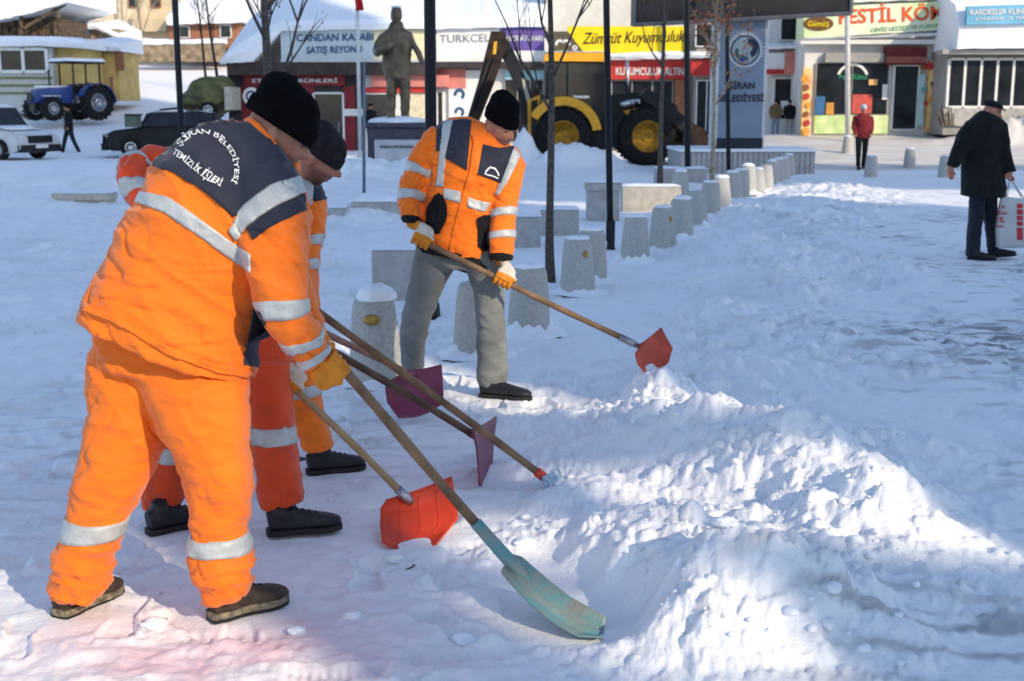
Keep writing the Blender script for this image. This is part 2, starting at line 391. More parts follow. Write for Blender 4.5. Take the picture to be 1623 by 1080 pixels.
# hillside: bare earth and scrub through the snow
hill = ss(56, 64, vy) * ss(-9, -6, vx) + ss(95, 110, vy) * ss(-9, -12, vx)
mixc((.30, .24, .17), hill * ss(-.1, .25, mn(hill, vx, vy, .35, .25, 6, 4)) * .35)
q = G(330, 1045); st = np.exp(-(((vx - q.x) / .50) ** 2 + ((vy - q.y) / .26) ** 2))
mixc((.83, .50, .55), st * ss(-.6, .35, mn(st - .005, vx, vy, 4, 5, 7, 3)) * .85)
ra = gm.attributes.new('loose', 'FLOAT', 'POINT'); ra.data.foreach_set('value', np.clip(pile_mask(vx, vy) / .08, 0, 1) * .85 + .15)
ca = gm.color_attributes.new('tint', 'FLOAT_COLOR', 'POINT')
ca.data.foreach_set('color', np.concatenate([col, np.ones((len(col), 1))], 1).ravel())
sm = bpy.data.materials.new('snow'); sm.use_nodes = True; MATS['snow_ground'] = sm
nt = sm.node_tree; b = nt.nodes['Principled BSDF']
at = nt.nodes.new('ShaderNodeAttribute'); at.attribute_name = 'tint'
tc = nt.nodes.new('ShaderNodeTexCoord')
n1 = nt.nodes.new('ShaderNodeTexNoise'); n1.inputs['Scale'].default_value = 55; n1.inputs['Detail'].default_value = 7; n1.inputs['Roughness'].default_value = .7
nt.links.new(tc.outputs['Object'], n1.inputs['Vector'])
bp = nt.nodes.new('ShaderNodeBump'); bp.inputs['Strength'].default_value = .55; bp.inputs['Distance'].default_value = .012
nt.links.new(n1.outputs['Fac'], bp.inputs['Height'])
la = nt.nodes.new('ShaderNodeAttribute'); la.attribute_name = 'loose'
prev = bp
for sc_, dist_ in ((30, .0035),):                                  # crumbs of loose snow
    nd = nt.nodes.new('ShaderNodeTexNoise'); nd.inputs['Scale'].default_value = sc_ * .5; nd.inputs['Detail'].default_value = 3; nt.links.new(tc.outputs['Object'], nd.inputs['Vector'])
    mxv = nt.nodes.new('ShaderNodeMixRGB'); mxv.inputs[0].default_value = .08; nt.links.new(tc.outputs['Object'], mxv.inputs[1]); nt.links.new(nd.outputs['Color'], mxv.inputs[2])
    vo = nt.nodes.new('ShaderNodeTexVoronoi'); vo.inputs['Scale'].default_value = sc_; vo.inputs['Randomness'].default_value = 1; nt.links.new(mxv.outputs[0], vo.inputs['Vector'])
    b2 = nt.nodes.new('ShaderNodeBump'); b2.invert = True; b2.inputs['Distance'].default_value = dist_; nt.links.new(la.outputs['Fac'], b2.inputs['Strength']); nt.links.new(vo.outputs['Distance'], b2.inputs['Height']); nt.links.new(prev.outputs[0], b2.inputs['Normal']); prev = b2
nt.links.new(prev.outputs[0], b.inputs['Normal'])
nt.links.new(at.outputs['Color'], b.inputs['Base Color'])
b.inputs['Roughness'].default_value = .72; b.inputs['Specular IOR Level'].default_value = .25
gm.materials.append(sm)
ground = bpy.data.objects.new('ground', gm); COL.objects.link(ground)
tag(ground, 'trodden snow covering the town square and the hill behind', None, None, 'structure')
# the square goes on behind and beside the camera
fl = mk('square_surface', [(-400, -300, -.25), (400, -300, -.25), (400, 40, -.25), (-400, 40, -.25)], [(0, 1, 2, 3)], mat('snow_plain', (.78, .80, .84), .8, .05, .4))
tag(fl, 'snow covered square going on beyond', None, None, 'structure')

SNOW = mat('snow_cap', (.88, .90, .93), .75, .03, 8, .35, 30)
def ico(sub):
    bm = bmesh.new(); bmesh.ops.create_icosphere(bm, subdivisions=sub, radius=1)
    bm.verts.ensure_lookup_table(); v = np.array([p.co[:] for p in bm.verts]); f = [tuple(q.index for q in p.verts) for p in bm.faces]; bm.free(); return v, f
# loose clods thrown up by the shovels
iv, if_ = ico(2)
cv = []; cf = []; n0 = 0
cg = [G(RNG.uniform(640, 1500), RNG.uniform(600, 1075)) for k in range(9000)]
cx_ = np.array([g.x for g in cg]); cy_ = np.array([g.y for g in cg]); cp_ = pile_mask(cx_, cy_)
keep = np.where((cp_ > .012) & (RNG.random(len(cg)) < .15 + 3 * cp_) & (cx_ * 0 + np.prod([1 - np.exp(-(((cx_ - a) / b2) ** 2 + ((cy_ - b) / c2) ** 2) ** 2) for a, b, b2, c2 in FLAT], axis=0) > .7))[0][:160]; ch_ = height(cx_[keep], cy_[keep])
for i, h in zip(keep, ch_):
    s = .005 + .020 * RNG.random() ** 4
    d = iv * (1 + .45 * pn(iv * 1.3 + RNG.random(3) * 90)[:, None]) * s * np.array([1.2, 1, .75])
    a = RNG.random() * 6.28; c_, s_ = math.cos(a), math.sin(a)
    d = np.stack([d[:, 0] * c_ - d[:, 1] * s_, d[:, 0] * s_ + d[:, 1] * c_, d[:, 2]], 1)
    cv.append(d + np.array([cx_[i], cy_[i], h + s * .25])); cf += [tuple(j + n0 for j in q) for q in if_]; n0 += len(iv)
co = mk('snow_clods', np.concatenate(cv), cf, SNOW, None, True); tag(co, 'loose clods of shovelled snow lying on the pile', None, None, 'stuff')
# some bigger lumps lying singly
for k, (px, py, s) in enumerate([(245, 992, .05), (735, 1008, .06), (470, 1000, .035), (625, 885, .04), (1145, 985, .05), (1340, 700, .05), (1395, 690, .06), (560, 980, .045), (500, 830, .03), (830, 870, .05)]):
    g = G(px, py); z = hz(g.x, g.y)
    iv3, if3 = ico(3)
    d = iv3 * (1 + .8 * fbm(iv3 * 1.7 + k * 9.1, 4)[:, None] + .16 * pn(iv3 * 7 + k)[:, None]) * s * .62 * np.array([1.3, 1.0, .62])
    lo = mk('snow_lump', d + np.array([g.x, g.y, z + s * .08]), if3, SNOW, None, True)
    tag(lo, ['lump of snow behind the boots of the leaning worker', 'lump of snow lying beside the teal shovel blade', 'small lump of snow beside the black trainer heel', 'lump of snow under the red plastic shovel', 'crumbled lump low on the shovelled pile',
             'lump on the top edge of the pile', 'larger lump on the far rim of the pile', 'lump on the scraped snow before the teal blade', 'small lump by the shoes of the red trousered worker', 'lump beside the teal shovel socket'][k], 'snow lump', 'lumps of snow round the pile')
# twig lying by the red shovel
g = G(650, 892); tg = mk('twig', *merge([pipe([(g.x - .03, g.y, hz(g.x, g.y) + .008), (g.x, g.y + .01, hz(g.x, g.y) + .016), (g.x + .02, g.y + .05, hz(g.x, g.y) + .02)], .003, 6), pipe([(g.x, g.y + .01, hz(g.x, g.y) + .016), (g.x + .01, g.y - .02, hz(g.x, g.y) + .02)], .002, 6)]), mat('twig', (.05, .04, .03), .8)); tag(tg, 'dark twig lying on the snow under the red shovel', 'twig')

# ------------------------------------------------------------------ added unseen shade block behind the camera, with gaps cut to shape the sun patches
YW = -12.0
def blocker_uv(p):
    s = (p.y - YW) / -SUN.y; return p.x + SUN.x * s, p.z + SUN.z * s
def sun_gap(pts):                                                        # bay cut in the added block so the sun reaches these places
    uv = [blocker_uv(Vector(p)) for p in pts]
    return min(u for u, v in uv), max(u for u, v in uv), min(v for u, v in uv), max(v for u, v in uv)
def gp(px, py, z=0): return tuple(G(px, py, z))
def up(p, z): return (p[0], p[1], p[2] + z)
SUN_GAPS = [sun_gap([(-1.95, 4.0, 0), (-.80, 4.0, 0), (-1.5, 3.2, 0), (-1.2, 4.2, 1.85)]),
        sun_gap([gp(800, 905), gp(930, 900), gp(830, 800)]), sun_gap([gp(985, 1075), gp(1215, 1070, .1), gp(1080, 900, .12)]),
        sun_gap([gp(1310, 870, .12), gp(1015, 735, .05), gp(1300, 690, .25)]),
        sun_gap([gp(830, 650), gp(740, 640), up(gp(660, 600), .05), (-.62, 7.3, .95), gp(600, 590), (-.85, 8.6, .5)]),
        sun_gap([gp(1000, 655), gp(1110, 650, .25), gp(1060, 600, .2)]),
        sun_gap([gp(1175, 322), gp(1215, 308), up(gp(1190, 312), .5), gp(1290, 325)]),
        sun_gap([gp(990, 338), gp(1085, 330), up(gp(1030, 325), .5)]),
        sun_gap([gp(1500, 312), gp(1640, 300), gp(1560, 330)]),
        sun_gap([(2.6, 36.0, .9), (8.6, 36.2, .2), (2.5, 36.2, 3.1), (5, 36.2, 3.0), (-1.5, 36.2, 4.2)])]
HT, HB = (blocker_uv(Vector((-5, 47, 4.2)))[0], blocker_uv(Vector((-20, 58, 5.0)))[1]), blocker_uv(Vector((8, 34.2, 0)))
X0, X1, XT = 5.0, 58.0, HT[0]
STEPS = [(12.5, 17.0), (17.5, 23.0), (22.0, HB[1]), (XT, HT[1]), (X1, HB[1])]                 # heights of the added block, set by where its shade must end
shade_mat = mat('shade_block_pale', (.70, .68, .64), .85, .1, .5)  # tone of the added block, pale for bounced light
xe = sorted({X0, X1} | {s_[0] for s_ in STEPS} | {b[0] for b in SUN_GAPS} | {b[1] for b in SUN_GAPS}); ze = sorted({-.3} | {s_[1] for s_ in STEPS} | {b[2] for b in SUN_GAPS} | {b[3] for b in SUN_GAPS})
parts = []
for i in range(len(xe) - 1):
    run = None
    for j in range(len(ze)):
        solid = False
        if j < len(ze) - 1:
            xm, zm = (xe[i] + xe[i + 1]) / 2, (ze[j] + ze[j + 1]) / 2
            solid = zm < next(h for e_, h in STEPS if xm < e_) and not any(b[0] < xm < b[1] and b[2] < zm < b[3] for b in SUN_GAPS)
        if solid and run is None: run = ze[j]
        if not solid and run is not None:
            parts.append(boxvf(xe[i], xe[i + 1], YW - .15, YW, run, ze[j])); run = None
bk = empty('shade_block', (0, YW, 0), 'unseen block added behind the camera to shade the square', 'building')
mk('wall', *merge(parts), shade_mat, bk)  # added blocker slab only, unseen and part of no house
# ------------------------------------------------------------------ tools for people
def catmull(a, b, c, d, t):
    return .5 * (2 * b + (c - a) * t + (2 * a - 5 * b + 4 * c - d) * t * t + (3 * b - a - 3 * c + d) * t ** 3)
class Tube:
    """a closed tapering tube; rings = (xL, yL, xR, yR, Y, depth): both sides of the outline, distance and thickness"""
    def __init__(self, rings, sq=2.3):
        self.L = [np.array(P(r[0], r[1], r[4])) for r in rings]; self.Rr = [np.array(P(r[2], r[3], r[4])) for r in rings]
        self.D = [r[5] for r in rings]; self.n = len(rings); self.sq = sq
    def at(self, arr, t):
        i = min(int(t), self.n - 2); f = t - i
        g = lambda k: arr[max(0, min(self.n - 1, k))]
        return catmull(g(i - 1), g(i), g(i + 1), g(i + 2), f)
    def ring(self, t, m=36, grow=0.0):
        e = .02
        L, Rr, D = self.at(self.L, t), self.at(self.Rr, t), self.at(self.D, t)
        c = (L + Rr) / 2; a = (Rr - L) / 2
        t0, t1 = max(0, t - e), min(self.n - 1, t + e)
        tan = (self.at(self.L, t1) + self.at(self.Rr, t1)) - (self.at(self.L, t0) + self.at(self.Rr, t0))
        b = np.cross(tan, a); b /= np.linalg.norm(b) + 1e-9; b = b * D / 2
        la = np.linalg.norm(a); a = a * (1 + grow / la); b = b * (1 + grow / (D / 2))
        out = []
        for k in range(m):
            th = 2 * math.pi * k / m; cs, sn = math.cos(th), math.sin(th)
            q = (abs(cs) ** self.sq + abs(sn) ** self.sq) ** (-1 / self.sq)
            out.append(c + a * cs * q + b * sn * q)
        return np.array(out)
    def grid(self, per=6, m=36):
        ts = np.linspace(0, self.n - 1, (self.n - 1) * per + 1)
        return [self.ring(t, m) for t in ts]
    def vf(self, per=6, m=36):
        g = self.grid(per, m); v = np.concatenate(g); f = []
        for i in range(len(g) - 1):
            for k in range(m):
                a = i * m + k; b = i * m + (k + 1) % m; f.append((a, b, b + m, a + m))
        f.append(tuple(range(m))[::-1]); f.append(tuple((len(g) - 1) * m + k for k in range(m)))
        return [tuple(p) for p in v], f
class PTube(Tube):
    """the same from 3-D points: rings = (centre, half vector across, depth)"""
    def __init__(self, rings, sq=2.1):
        self.L = [np.array(c) - np.array(a) for c, a, d in rings]; self.Rr = [np.array(c) + np.array(a) for c, a, d in rings]
        self.D = [d for c, a, d in rings]; self.n = len(rings); self.sq = sq
def remesh(shapes, voxel, smooth=6, fac=.5):
    """join shapes into one continuous skin"""
    v, f = merge(shapes); me = mesh('skin', v, f)
    bm = bmesh.new(); bm.from_mesh(me); bmesh.ops.recalc_face_normals(bm, faces=bm.faces[:]); bm.to_mesh(me); bm.free()
    ob = bpy.data.objects.new('skin', me); COL.objects.link(ob)
    md = ob.modifiers.new('r', 'REMESH'); md.mode = 'VOXEL'; md.voxel_size = voxel; md.use_smooth_shade = True
    if smooth:
        s2 = ob.modifiers.new('s', 'SMOOTH'); s2.factor = fac; s2.iterations = smooth
    out = bpy.data.meshes.new_from_object(ob.evaluated_get(bpy.context.evaluated_depsgraph_get()))
    bpy.data.objects.remove(ob); bpy.data.meshes.remove(me)
    return out
def verts_of(me):
    a = np.empty(len(me.vertices) * 3); me.vertices.foreach_get('co', a); return a.reshape(-1, 3)
def normals_of(me):
    a = np.empty(len(me.vertices) * 3); me.vertex_normals.foreach_get('vector', a); return a.reshape(-1, 3)
def displace(me, d):
    v = verts_of(me) + normals_of(me) * d[:, None]; me.vertices.foreach_set('co', v.ravel()); me.update()
def folds(me, specs, seed=0.0):
    """cloth folds: specs = (across direction, waves per metre across, waves per metre along, depth, weight function)"""
    v = verts_of(me); d = np.zeros(len(v))
    for k, (ax, fh, fl, amp, wf) in enumerate(specs):
        ax = np.array(ax, float); ax /= np.linalg.norm(ax)
        q = v * fl + np.outer(v @ ax, ax) * (fh - fl) + seed + k * 13.7
        w = pn(v * 3.1 + seed + 5); q = q + .35 * w[:, None]
        n_ = pn(q); r = np.clip(1 - 2.6 * np.abs(n_), 0, 1) ** 1.6 * .9 + .55 * n_ - .2
        w_ = (wf(v) if wf else 1.0)
        d += amp * r * w_
        n2 = pn(q * np.array([1.25, 1.25, 1.25]) + 31.0 + .5 * pn(v * 9 + seed)[:, None]); gate = ss(-.05, .2, pn(v * 2.3 + seed * 1.7 + k * 7))
        d -= amp * .95 * np.exp(-(n2 / .055) ** 2) * gate * (.35 + .65 * w_)
    displace(me, d)
class Surf:
    def __init__(self, me):
        self.me = me; self.bvh = BVHTree.FromPolygons([Vector(p) for p in verts_of(me)], [tuple(p.vertices) for p in me.polygons])
    def hit(self, px, py, Y, off):
        o = Vector((0, 0, CAMH)); d = ray(px, py).normalized()
        loc, n, i, dist = self.bvh.ray_cast(o, d)
        if loc is None: return self.near(P(px, py, Y), off)
        q, n2, i2, d2 = self.bvh.find_nearest(loc); 
        return loc + n * off
    def near(self, p, off):
        loc, n, i, d = self.bvh.find_nearest(Vector(p)); return loc + n * off
def poly_at(pl, u):
    pl = [np.array(p, float) for p in pl]; seg = [np.linalg.norm(pl[i + 1] - pl[i]) for i in range(len(pl) - 1)]; s = u * sum(seg)
    for i, l in enumerate(seg):
        if s <= l + 1e-6 or i == len(seg) - 1: 
            t = s / max(l, 1e-9); return pl[i] * (1 - t) + pl[i + 1] * t
        s -= l
def shell(grid, grid_in, closed=False):
    n = len(grid); m = len(grid[0]); v = [p for r in grid for p in r] + [p for r in grid_in for p in r]; o = n * m; f = []
    mm = m if closed else m - 1
    for i in range(n - 1):
        for k in range(mm):
            a = i * m + k; b = i * m + (k + 1) % m; f.append((a, b, b + m, a + m))
    for k in range(mm):
        a, b = k, (k + 1) % m; f.append((b, a, a + o, b + o))
        a, b = (n - 1) * m + k, (n - 1) * m + (k + 1) % m; f.append((a, b, b + o, a + o))
    if not closed:
        for i in range(n - 1):
            a, b = i * m, i * m + m; f.append((a, b, b + o, a + o))
            a, b = i * m + m - 1, i * m + 2 * m - 1; f.append((b, a, a + o, b + o))
    return v, f
def patch_on(name, surf, A, B, m, parent, Y, off=.004, nu=40, nv=8):
    """a sewn-on piece between outline A and outline B, lying on the cloth"""
    top = []; low = []
    for i in range(nv + 1):
        r = []; l = []
        for k in range(nu + 1):
            u = k / nu; w = i / nv; q = poly_at(A, u) * (1 - w) + poly_at(B, u) * w
            r.append(surf.hit(q[0], q[1], Y, off)); l.append(surf.hit(q[0], q[1], Y, -.004))
        top.append(r); low.append(l)
    return fixn(mk(name, *shell(top, low), m, parent, True))
def band_on(name, surf, tube, t0, t1, m, parent, off=.004, tilt=0.0, nv=5, seg=48):
    """a band sewn right round a limb"""
    top = []; low = []
    for i in range(nv + 1):
        t = t0 + (t1 - t0) * i / nv
        rg = tube.ring(t, seg, .012)
        top.append([surf.near(p, off) for p in rg]); low.append([surf.near(p, -.004) for p in rg])
    return fixn(mk(name, *shell(top, low, True), m, parent, True))
def text_on(name, surf, s, line, hpx, m, parent, Y, off=.009, offset=.02, shear=0.0):
    v, f = text_mesh(s, offset, shear); x0, x1 = v[:, 0].min(), v[:, 0].max(); out = []
    for x, y, z in v:
        u = (x - x0) / (x1 - x0); a = poly_at(line, max(0, u - .02)); b = poly_at(line, min(1, u + .02)); c = poly_at(line, u)
        t = (b - a) / np.linalg.norm(b - a); n = np.array([t[1], -t[0]]); q = c + n * (y / .73 * hpx)
        out.append(surf.hit(q[0], q[1], Y, off))
    return mk(name, out, f, m, parent)
def garment(name, tubes, m, parent, voxel=.0095, smooth=7, spec=None, seed=0.0, extra=None):
    me = remesh([t.vf() for t in tubes] + (extra or []), voxel, smooth)
    if spec: folds(me, spec, seed)
    o = link(name, me, m, parent, True); return o, Surf(me)

# ------------------------------------------------------------------ cloth, skin and tool colours
ORANGE = cloth('hivis_orange', (1.0, .19, .006), .72, .05, .2)
ORANGE_RED = cloth('hivis_orange_red', (.85, .075, .012), .75, .06, .2)
RED_TROUSER = cloth('red_trousers', (.72, .07, .012), .8, .06, .2)
NAVY = cloth('navy_cloth', (.022, .026, .045), .8, .1, .15, .6)
TAPE = mat('reflective_tape', (.50, .52, .51), .5, .08, 20, .25, 60, metal=.15)
WHITEINK = mat('white_print', (.8, .8, .8), .6, .04)
BLACKKNIT = mat('black_knit', (.006, .006, .007), .97, .2, 30, .9, 260, spec=.1)
GREYKNIT = mat('grey_knit', (.030, .028, .034), .95, .2, 30, .6, 180, spec=.1)
BLACKCLOTH = cloth('black_cloth', (.008, .008, .010), .9, .2, .03, .7)
GREYTROUSER = cloth('grey_trousers', (.205, .21, .195), .85, .12, .1)
DARKTROUSER = cloth('dark_navy_trousers', (.012, .016, .028), .85, .15, .1)
LEATHER = mat('black_leather', (.012, .012, .014), .5, .2, 20, .3, 60, spec=.4)
TANBOOT = mat('brown_boot', (.06, .042, .030), .7, .2, 20, .3, 60)
SOLE = mat('rubber_sole', (.02, .02, .02), .7, .2, 15, .3, 80)
TANSOLE = mat('tan_sole', (.27, .23, .15), .8, .2, 45, .6, 80, col2=(.07, .06, .05))
GLOVEW = mat('white_knit_glove', (.72, .66, .54), .9, .08, 25, .5, 200, sheen=.1)
GLOVEY = mat('yellow_glove', (.80, .27, .02), .7, .12, 25, .4, 120)
def skin_mat(name, base):
    if name in MATS: return MATS[name]
    m = mat(name, base, .55, .1, 25, .15, 60, spec=.35)
    nt = m.node_tree; a_ = nt.nodes.new('ShaderNodeAttribute'); a_.attribute_name = 'beard'; mx = nt.nodes.new('ShaderNodeMixRGB'); mx.inputs[2].default_value = (.06, .04, .035, 1)
    nt.links.new(a_.outputs['Fac'], mx.inputs[0]); nt.links.new(nt.nodes['Color Ramp'].outputs[0], mx.inputs[1]); nt.links.new(mx.outputs[0], nt.nodes['Principled BSDF'].inputs['Base Color'])
    m.node_tree.nodes['Principled BSDF'].inputs['Subsurface Weight'].default_value = .08
    m.node_tree.nodes['Principled BSDF'].inputs['Subsurface Radius'].default_value = (.02, .008, .004)
    return m
SKIN = skin_mat('skin', (.46, .22, .135)); SKIN2 = skin_mat('skin_ruddy', (.48, .19, .12))
STUBBLE = mat('stubble', (.14, .08, .06), .8, .2, 60); BROW = mat('brow_hair', (.02, .014, .01), .9, .2, 60)
EYEW = mat('eye_white', (.30, .26, .23), .25, .03); EYED = mat('eye_dark', (.02, .012, .008), .2, .1)

# ------------------------------------------------------------------ heads, hats, gloves, boots
def frame(center, face, up):
    y = Vector(face).normalized(); x = y.cross(Vector(up)).normalized(); z = x.cross(y)
    return Matrix(((x.x, y.x, z.x, center.x), (x.y, y.y, z.y, center.y), (x.z, y.z, z.z, center.z), (0, 0, 0, 1)))
def head_shape(res=56):
    """head about 23 cm tall, face towards +Y, origin at the ears"""
    th = np.linspace(0, 2 * np.pi, res * 2, endpoint=False); ph = np.linspace(.02, np.pi - .02, res)
    T, Q = np.meshgrid(th, ph, indexing='xy'); x = np.sin(Q) * np.sin(T); y = np.sin(Q) * np.cos(T); z = np.cos(Q)
    g = lambda cx, cz, sx, sz: np.exp(-((x - cx) / sx) ** 2 - ((z - cz) / sz) ** 2) * (y > -.1)
    X = .077 * x; Y = .096 * y; Z = .116 * z
    low = ss(.1, -.9, z)
    X = X * (1 - .30 * low); Y = Y * (1 - .10 * low) + .012 * low            # narrower jaw, chin forward
    Y = Y - .016 * (ss(.05, -.6, z)) * (y < 0) * np.abs(y)                    # nape
    front = np.clip(y, 0, 1)
    Y = Y + front * (.004 * g(0, .22, .5, .10) - .011 * (g(.36, .06, .17, .12) + g(-.36, .06, .17, .12)) + .007 * (g(.42, -.18, .2, .16) + g(-.42, -.18, .2, .16)))
    nose = np.exp(-(x / .12) ** 2) * ss(.14, -.16, z) * ss(-.34, -.24, z); Y = Y + front * .027 * nose + front * .006 * np.exp(-(x / .2) ** 2) * ss(.25, -.1, z) * ss(-.36, -.2, z)
    Y = Y + front * (.008 * g(0, -.46, .24, .07) - .009 * g(0, -.52, .26, .025) + .007 * g(0, -.585, .22, .06) - .006 * g(0, -.70, .3, .05) + .011 * g(0, -.86, .26, .11))
    v = np.stack([X, Y, Z], -1).reshape(-1, 3); n = res * 2; f = []
    for i in range(res - 1):
        for k in range(n):
            a = i * n + k; b = i * n + (k + 1) % n; f.append((a, a + n, b + n, b))
    f.append(tuple(range(n))); f.append(tuple((res - 1) * n + k for k in range(n))[::-1])
    return [tuple(p) for p in v], f
def ellipsoid(c, r, n=16):
    prof = [(max(1e-4, math.sin(math.pi * i / n)), -math.cos(math.pi * i / n)) for i in range(n + 1)]
    v, f = lathe(prof, 20); return [(c[0] + p[0] * r[0], c[1] + p[1] * r[1], c[2] + p[2] * r[2]) for p in v], f
def head(parent, center, face, up=(0, 0, 1), skin=SKIN, stubble=True, neck_to=None, scale=1.0, voxel=.0042):
    M = frame(Vector(center), face, up) @ Matrix.Scale(scale, 4)
    ear = []
    for s in (-1, 1): ear.append(ellipsoid((s * .079, -.008, -.012), (.010, .020, .032)))
    shapes = [head_shape()] + ear
    if neck_to is not None:
        nl = M.inverted() @ Vector(neck_to); shapes.append(pipe([(0, -.022, -.03), (0, -.028, -.09), tuple(nl)], [.055, .054, .062], 20))
    me = remesh(shapes, voxel, 2, .5); me.transform(M)
    Mi = M.inverted()
    me.materials.append(skin); me.materials.append(skin); me.materials.append(BROW)
    lv_ = verts_of(me); Ml = np.array(Mi); lv_ = lv_ @ Ml[:3, :3].T + Ml[:3, 3]
    bd_ = ss(-.028, -.048, lv_[:, 2]) * ss(-.02, .02, lv_[:, 1]) * ss(-.125, -.10, lv_[:, 2]); lip = np.exp(-(lv_[:, 0] / .024) ** 2 - ((lv_[:, 2] + .062) / .008) ** 2); bd_ = bd_ * (1 - .9 * lip) * (.55 if stubble else 0)
    fa_ = me.attributes.new('beard', 'FLOAT', 'POINT'); fa_.data.foreach_set('value', bd_)
    o = bpy.data.objects.new('head', me); COL.objects.link(o); o.parent = parent; o.matrix_parent_inverse = world_of(parent).inverted()
    for p in me.polygons:
        q = Mi @ p.center; p.use_smooth = True
        if q.y > .055 and .018 < q.z < .027 and .012 < abs(q.x) < .048: p.material_index = 2
    for s in (-1, 1):
        e = mk('eye', *[([M @ Vector(p) for p in v], f) for v, f in [ellipsoid((s * .030, .079, .006), (.0115, .0080, .0042), 8)]][0], EYEW, o, True)
        v, f = ellipsoid((s * .030, .0862, .0055), (.0055, .003, .0042), 8); mk('iris', [M @ Vector(p) for p in v], f, EYED, e, True)
    return o, M
def beanie(parent, M, m, cuff=True, low=-.0, tall=1.0, name='knit_cap', fat=1.0):
    n = 72; prof = []
    rows = [(.0825, .103, low - .004, 1), (.0885, .109, low - .002, 1), (.0895, .110, low + .026, 1), (.0885, .109, low + .046, 1), (.0835, .103, low + .050, .5), (.0845, .104, low + .062, .5), (.083, .102, .085, .5), (.075, .094, .108 * tall, .5), (.058, .076, .129 * tall, .5), (.034, .046, .141 * tall, .5), (.004, .006, .145 * tall, 0)]
    dense = []
    for i in range(len(rows) - 1):
        for k in range(3):
            t = k / 3; dense.append(tuple(a * (1 - t) + b * t for a, b in zip(rows[i], rows[i + 1])))
    dense.append(rows[-1])
    v = []; f = []
    for j, (rx, ry, z, w) in enumerate(dense):
        for k in range(n):
            a = 2 * math.pi * k / n; rib = 1 + .012 * w * math.cos(a * 36)
            lump = 1 + .02 * math.sin(a * 3 + z * 40) * (1 if z > .06 else .3)
            v.append(M @ Vector((fat * rx * math.cos(a) * rib * lump, fat * ry * math.sin(a) * rib * lump - .004 - .10 * max(0, z - .06), z - .10 * math.sin(a) * .10)))
    for j in range(len(dense) - 1):
        for k in range(n):
            a = j * n + k; b = j * n + (k + 1) % n; f.append((a, b, b + n, a + n))
    f.append(tuple((len(dense) - 1) * n + k for k in range(n)))
    return mk(name, v, f, m, parent, True)
def flat_cap(parent, M, m):
    v, f = ellipsoid((0, -.018, .074), (.090, .110, .048)); a = ([M @ Vector(p) for p in v], f)
    pts = [(-.07, .06, .060), (-.04, .115, .052), (0, .132, .050), (.04, .115, .052), (.07, .06, .060)]
    v2 = [M @ Vector((x, y, z)) for x, y, z in pts] + [M @ Vector((x, y, z + .014)) for x, y, z in pts]; f2 = [(0, 1, 2, 3, 4), (9, 8, 7, 6, 5)] + [(i, i + 5, (i + 1) % 5 + 5, (i + 1) % 5) for i in range(5)]
    c = mk('flat_cap', *a, m, parent, True); mk('peak', v2, f2, m, c); return c
def glove(parent, grip, axis, back, wrist, mats=(GLOVEW, GLOVEY), r=.017, name='glove', big=1.0, voxel=.0045):
    """hand closed round a handle: back = from the handle to the back of the hand, wrist = where the sleeve ends"""
    a = Vector(axis).normalized(); u = Vector(back); u = (u - a * u.dot(a)).normalized(); w = a.cross(u); g = Vector(grip)
    wd = Vector(wrist) - g
    if wd.dot(w) > 0: w = -w
    fr = .0096 * big; shapes = []
    for k, off in enumerate((-.0365, -.0122, .0122, .0360)):
        Rr = r + fr * .9; pts = []; ln = (3.4, 3.9, 3.7, 3.1)[k]
        for i in range(9):
            th = -.5 + ln * i / 8
            rad = Rr + (.010 if i == 0 else .004 if i == 1 else 0)
            pts.append(g + a * off * big + (u * math.cos(th) + w * math.sin(th)) * rad)
        shapes.append(pipe(pts, [fr * 1.12, fr * 1.12, fr * 1.1, fr * 1.05, fr, fr, fr * .98, fr * .95, fr * .8], 10))
    th_pts = [g + a * .030 * big + u * (r + .02) - w * .035, g + a * .048 * big + u * (r + .012) - w * .022, g + a * .050 * big - w * (r + .012), g + a * .040 * big - u * (r + .010) - w * .008, g + a * .030 * big - u * (r + .012) + w * .008]
    shapes.append(pipe(th_pts, [fr * 1.4, fr * 1.35, fr * 1.2, fr * 1.1, fr * .85], 10))
    pc = g + u * (r + .017) - w * .012
    pal = []
    for (s, hw, hd) in ((.022, .044, .012), (.0, .046, .016), (-.03, .044, .018), (-.055, .036, .019)):
        pal.append((pc + w * s + u * (-.004 if s > 0 else 0), a * hw * big, hd * 2))
    wv = Vector(wrist); pm = pc - w * .055; 
    pal.append(((pm + wv) / 2, a * .033, .055)); pal.append((wv, a * .036, .064))
    shapes.append(PTube(pal, 2.6).vf(5, 24))
    me = remesh(shapes, voxel * .8, 1, .5)
    me.materials.append(mats[0]); me.materials.append(mats[1])
    for p in me.polygons:
        p.use_smooth = True; q = p.center - g
        if q.dot(w) > -.022 or q.dot(u) < r + .006: p.material_index = 1
    return link(name, me, None, parent, False)
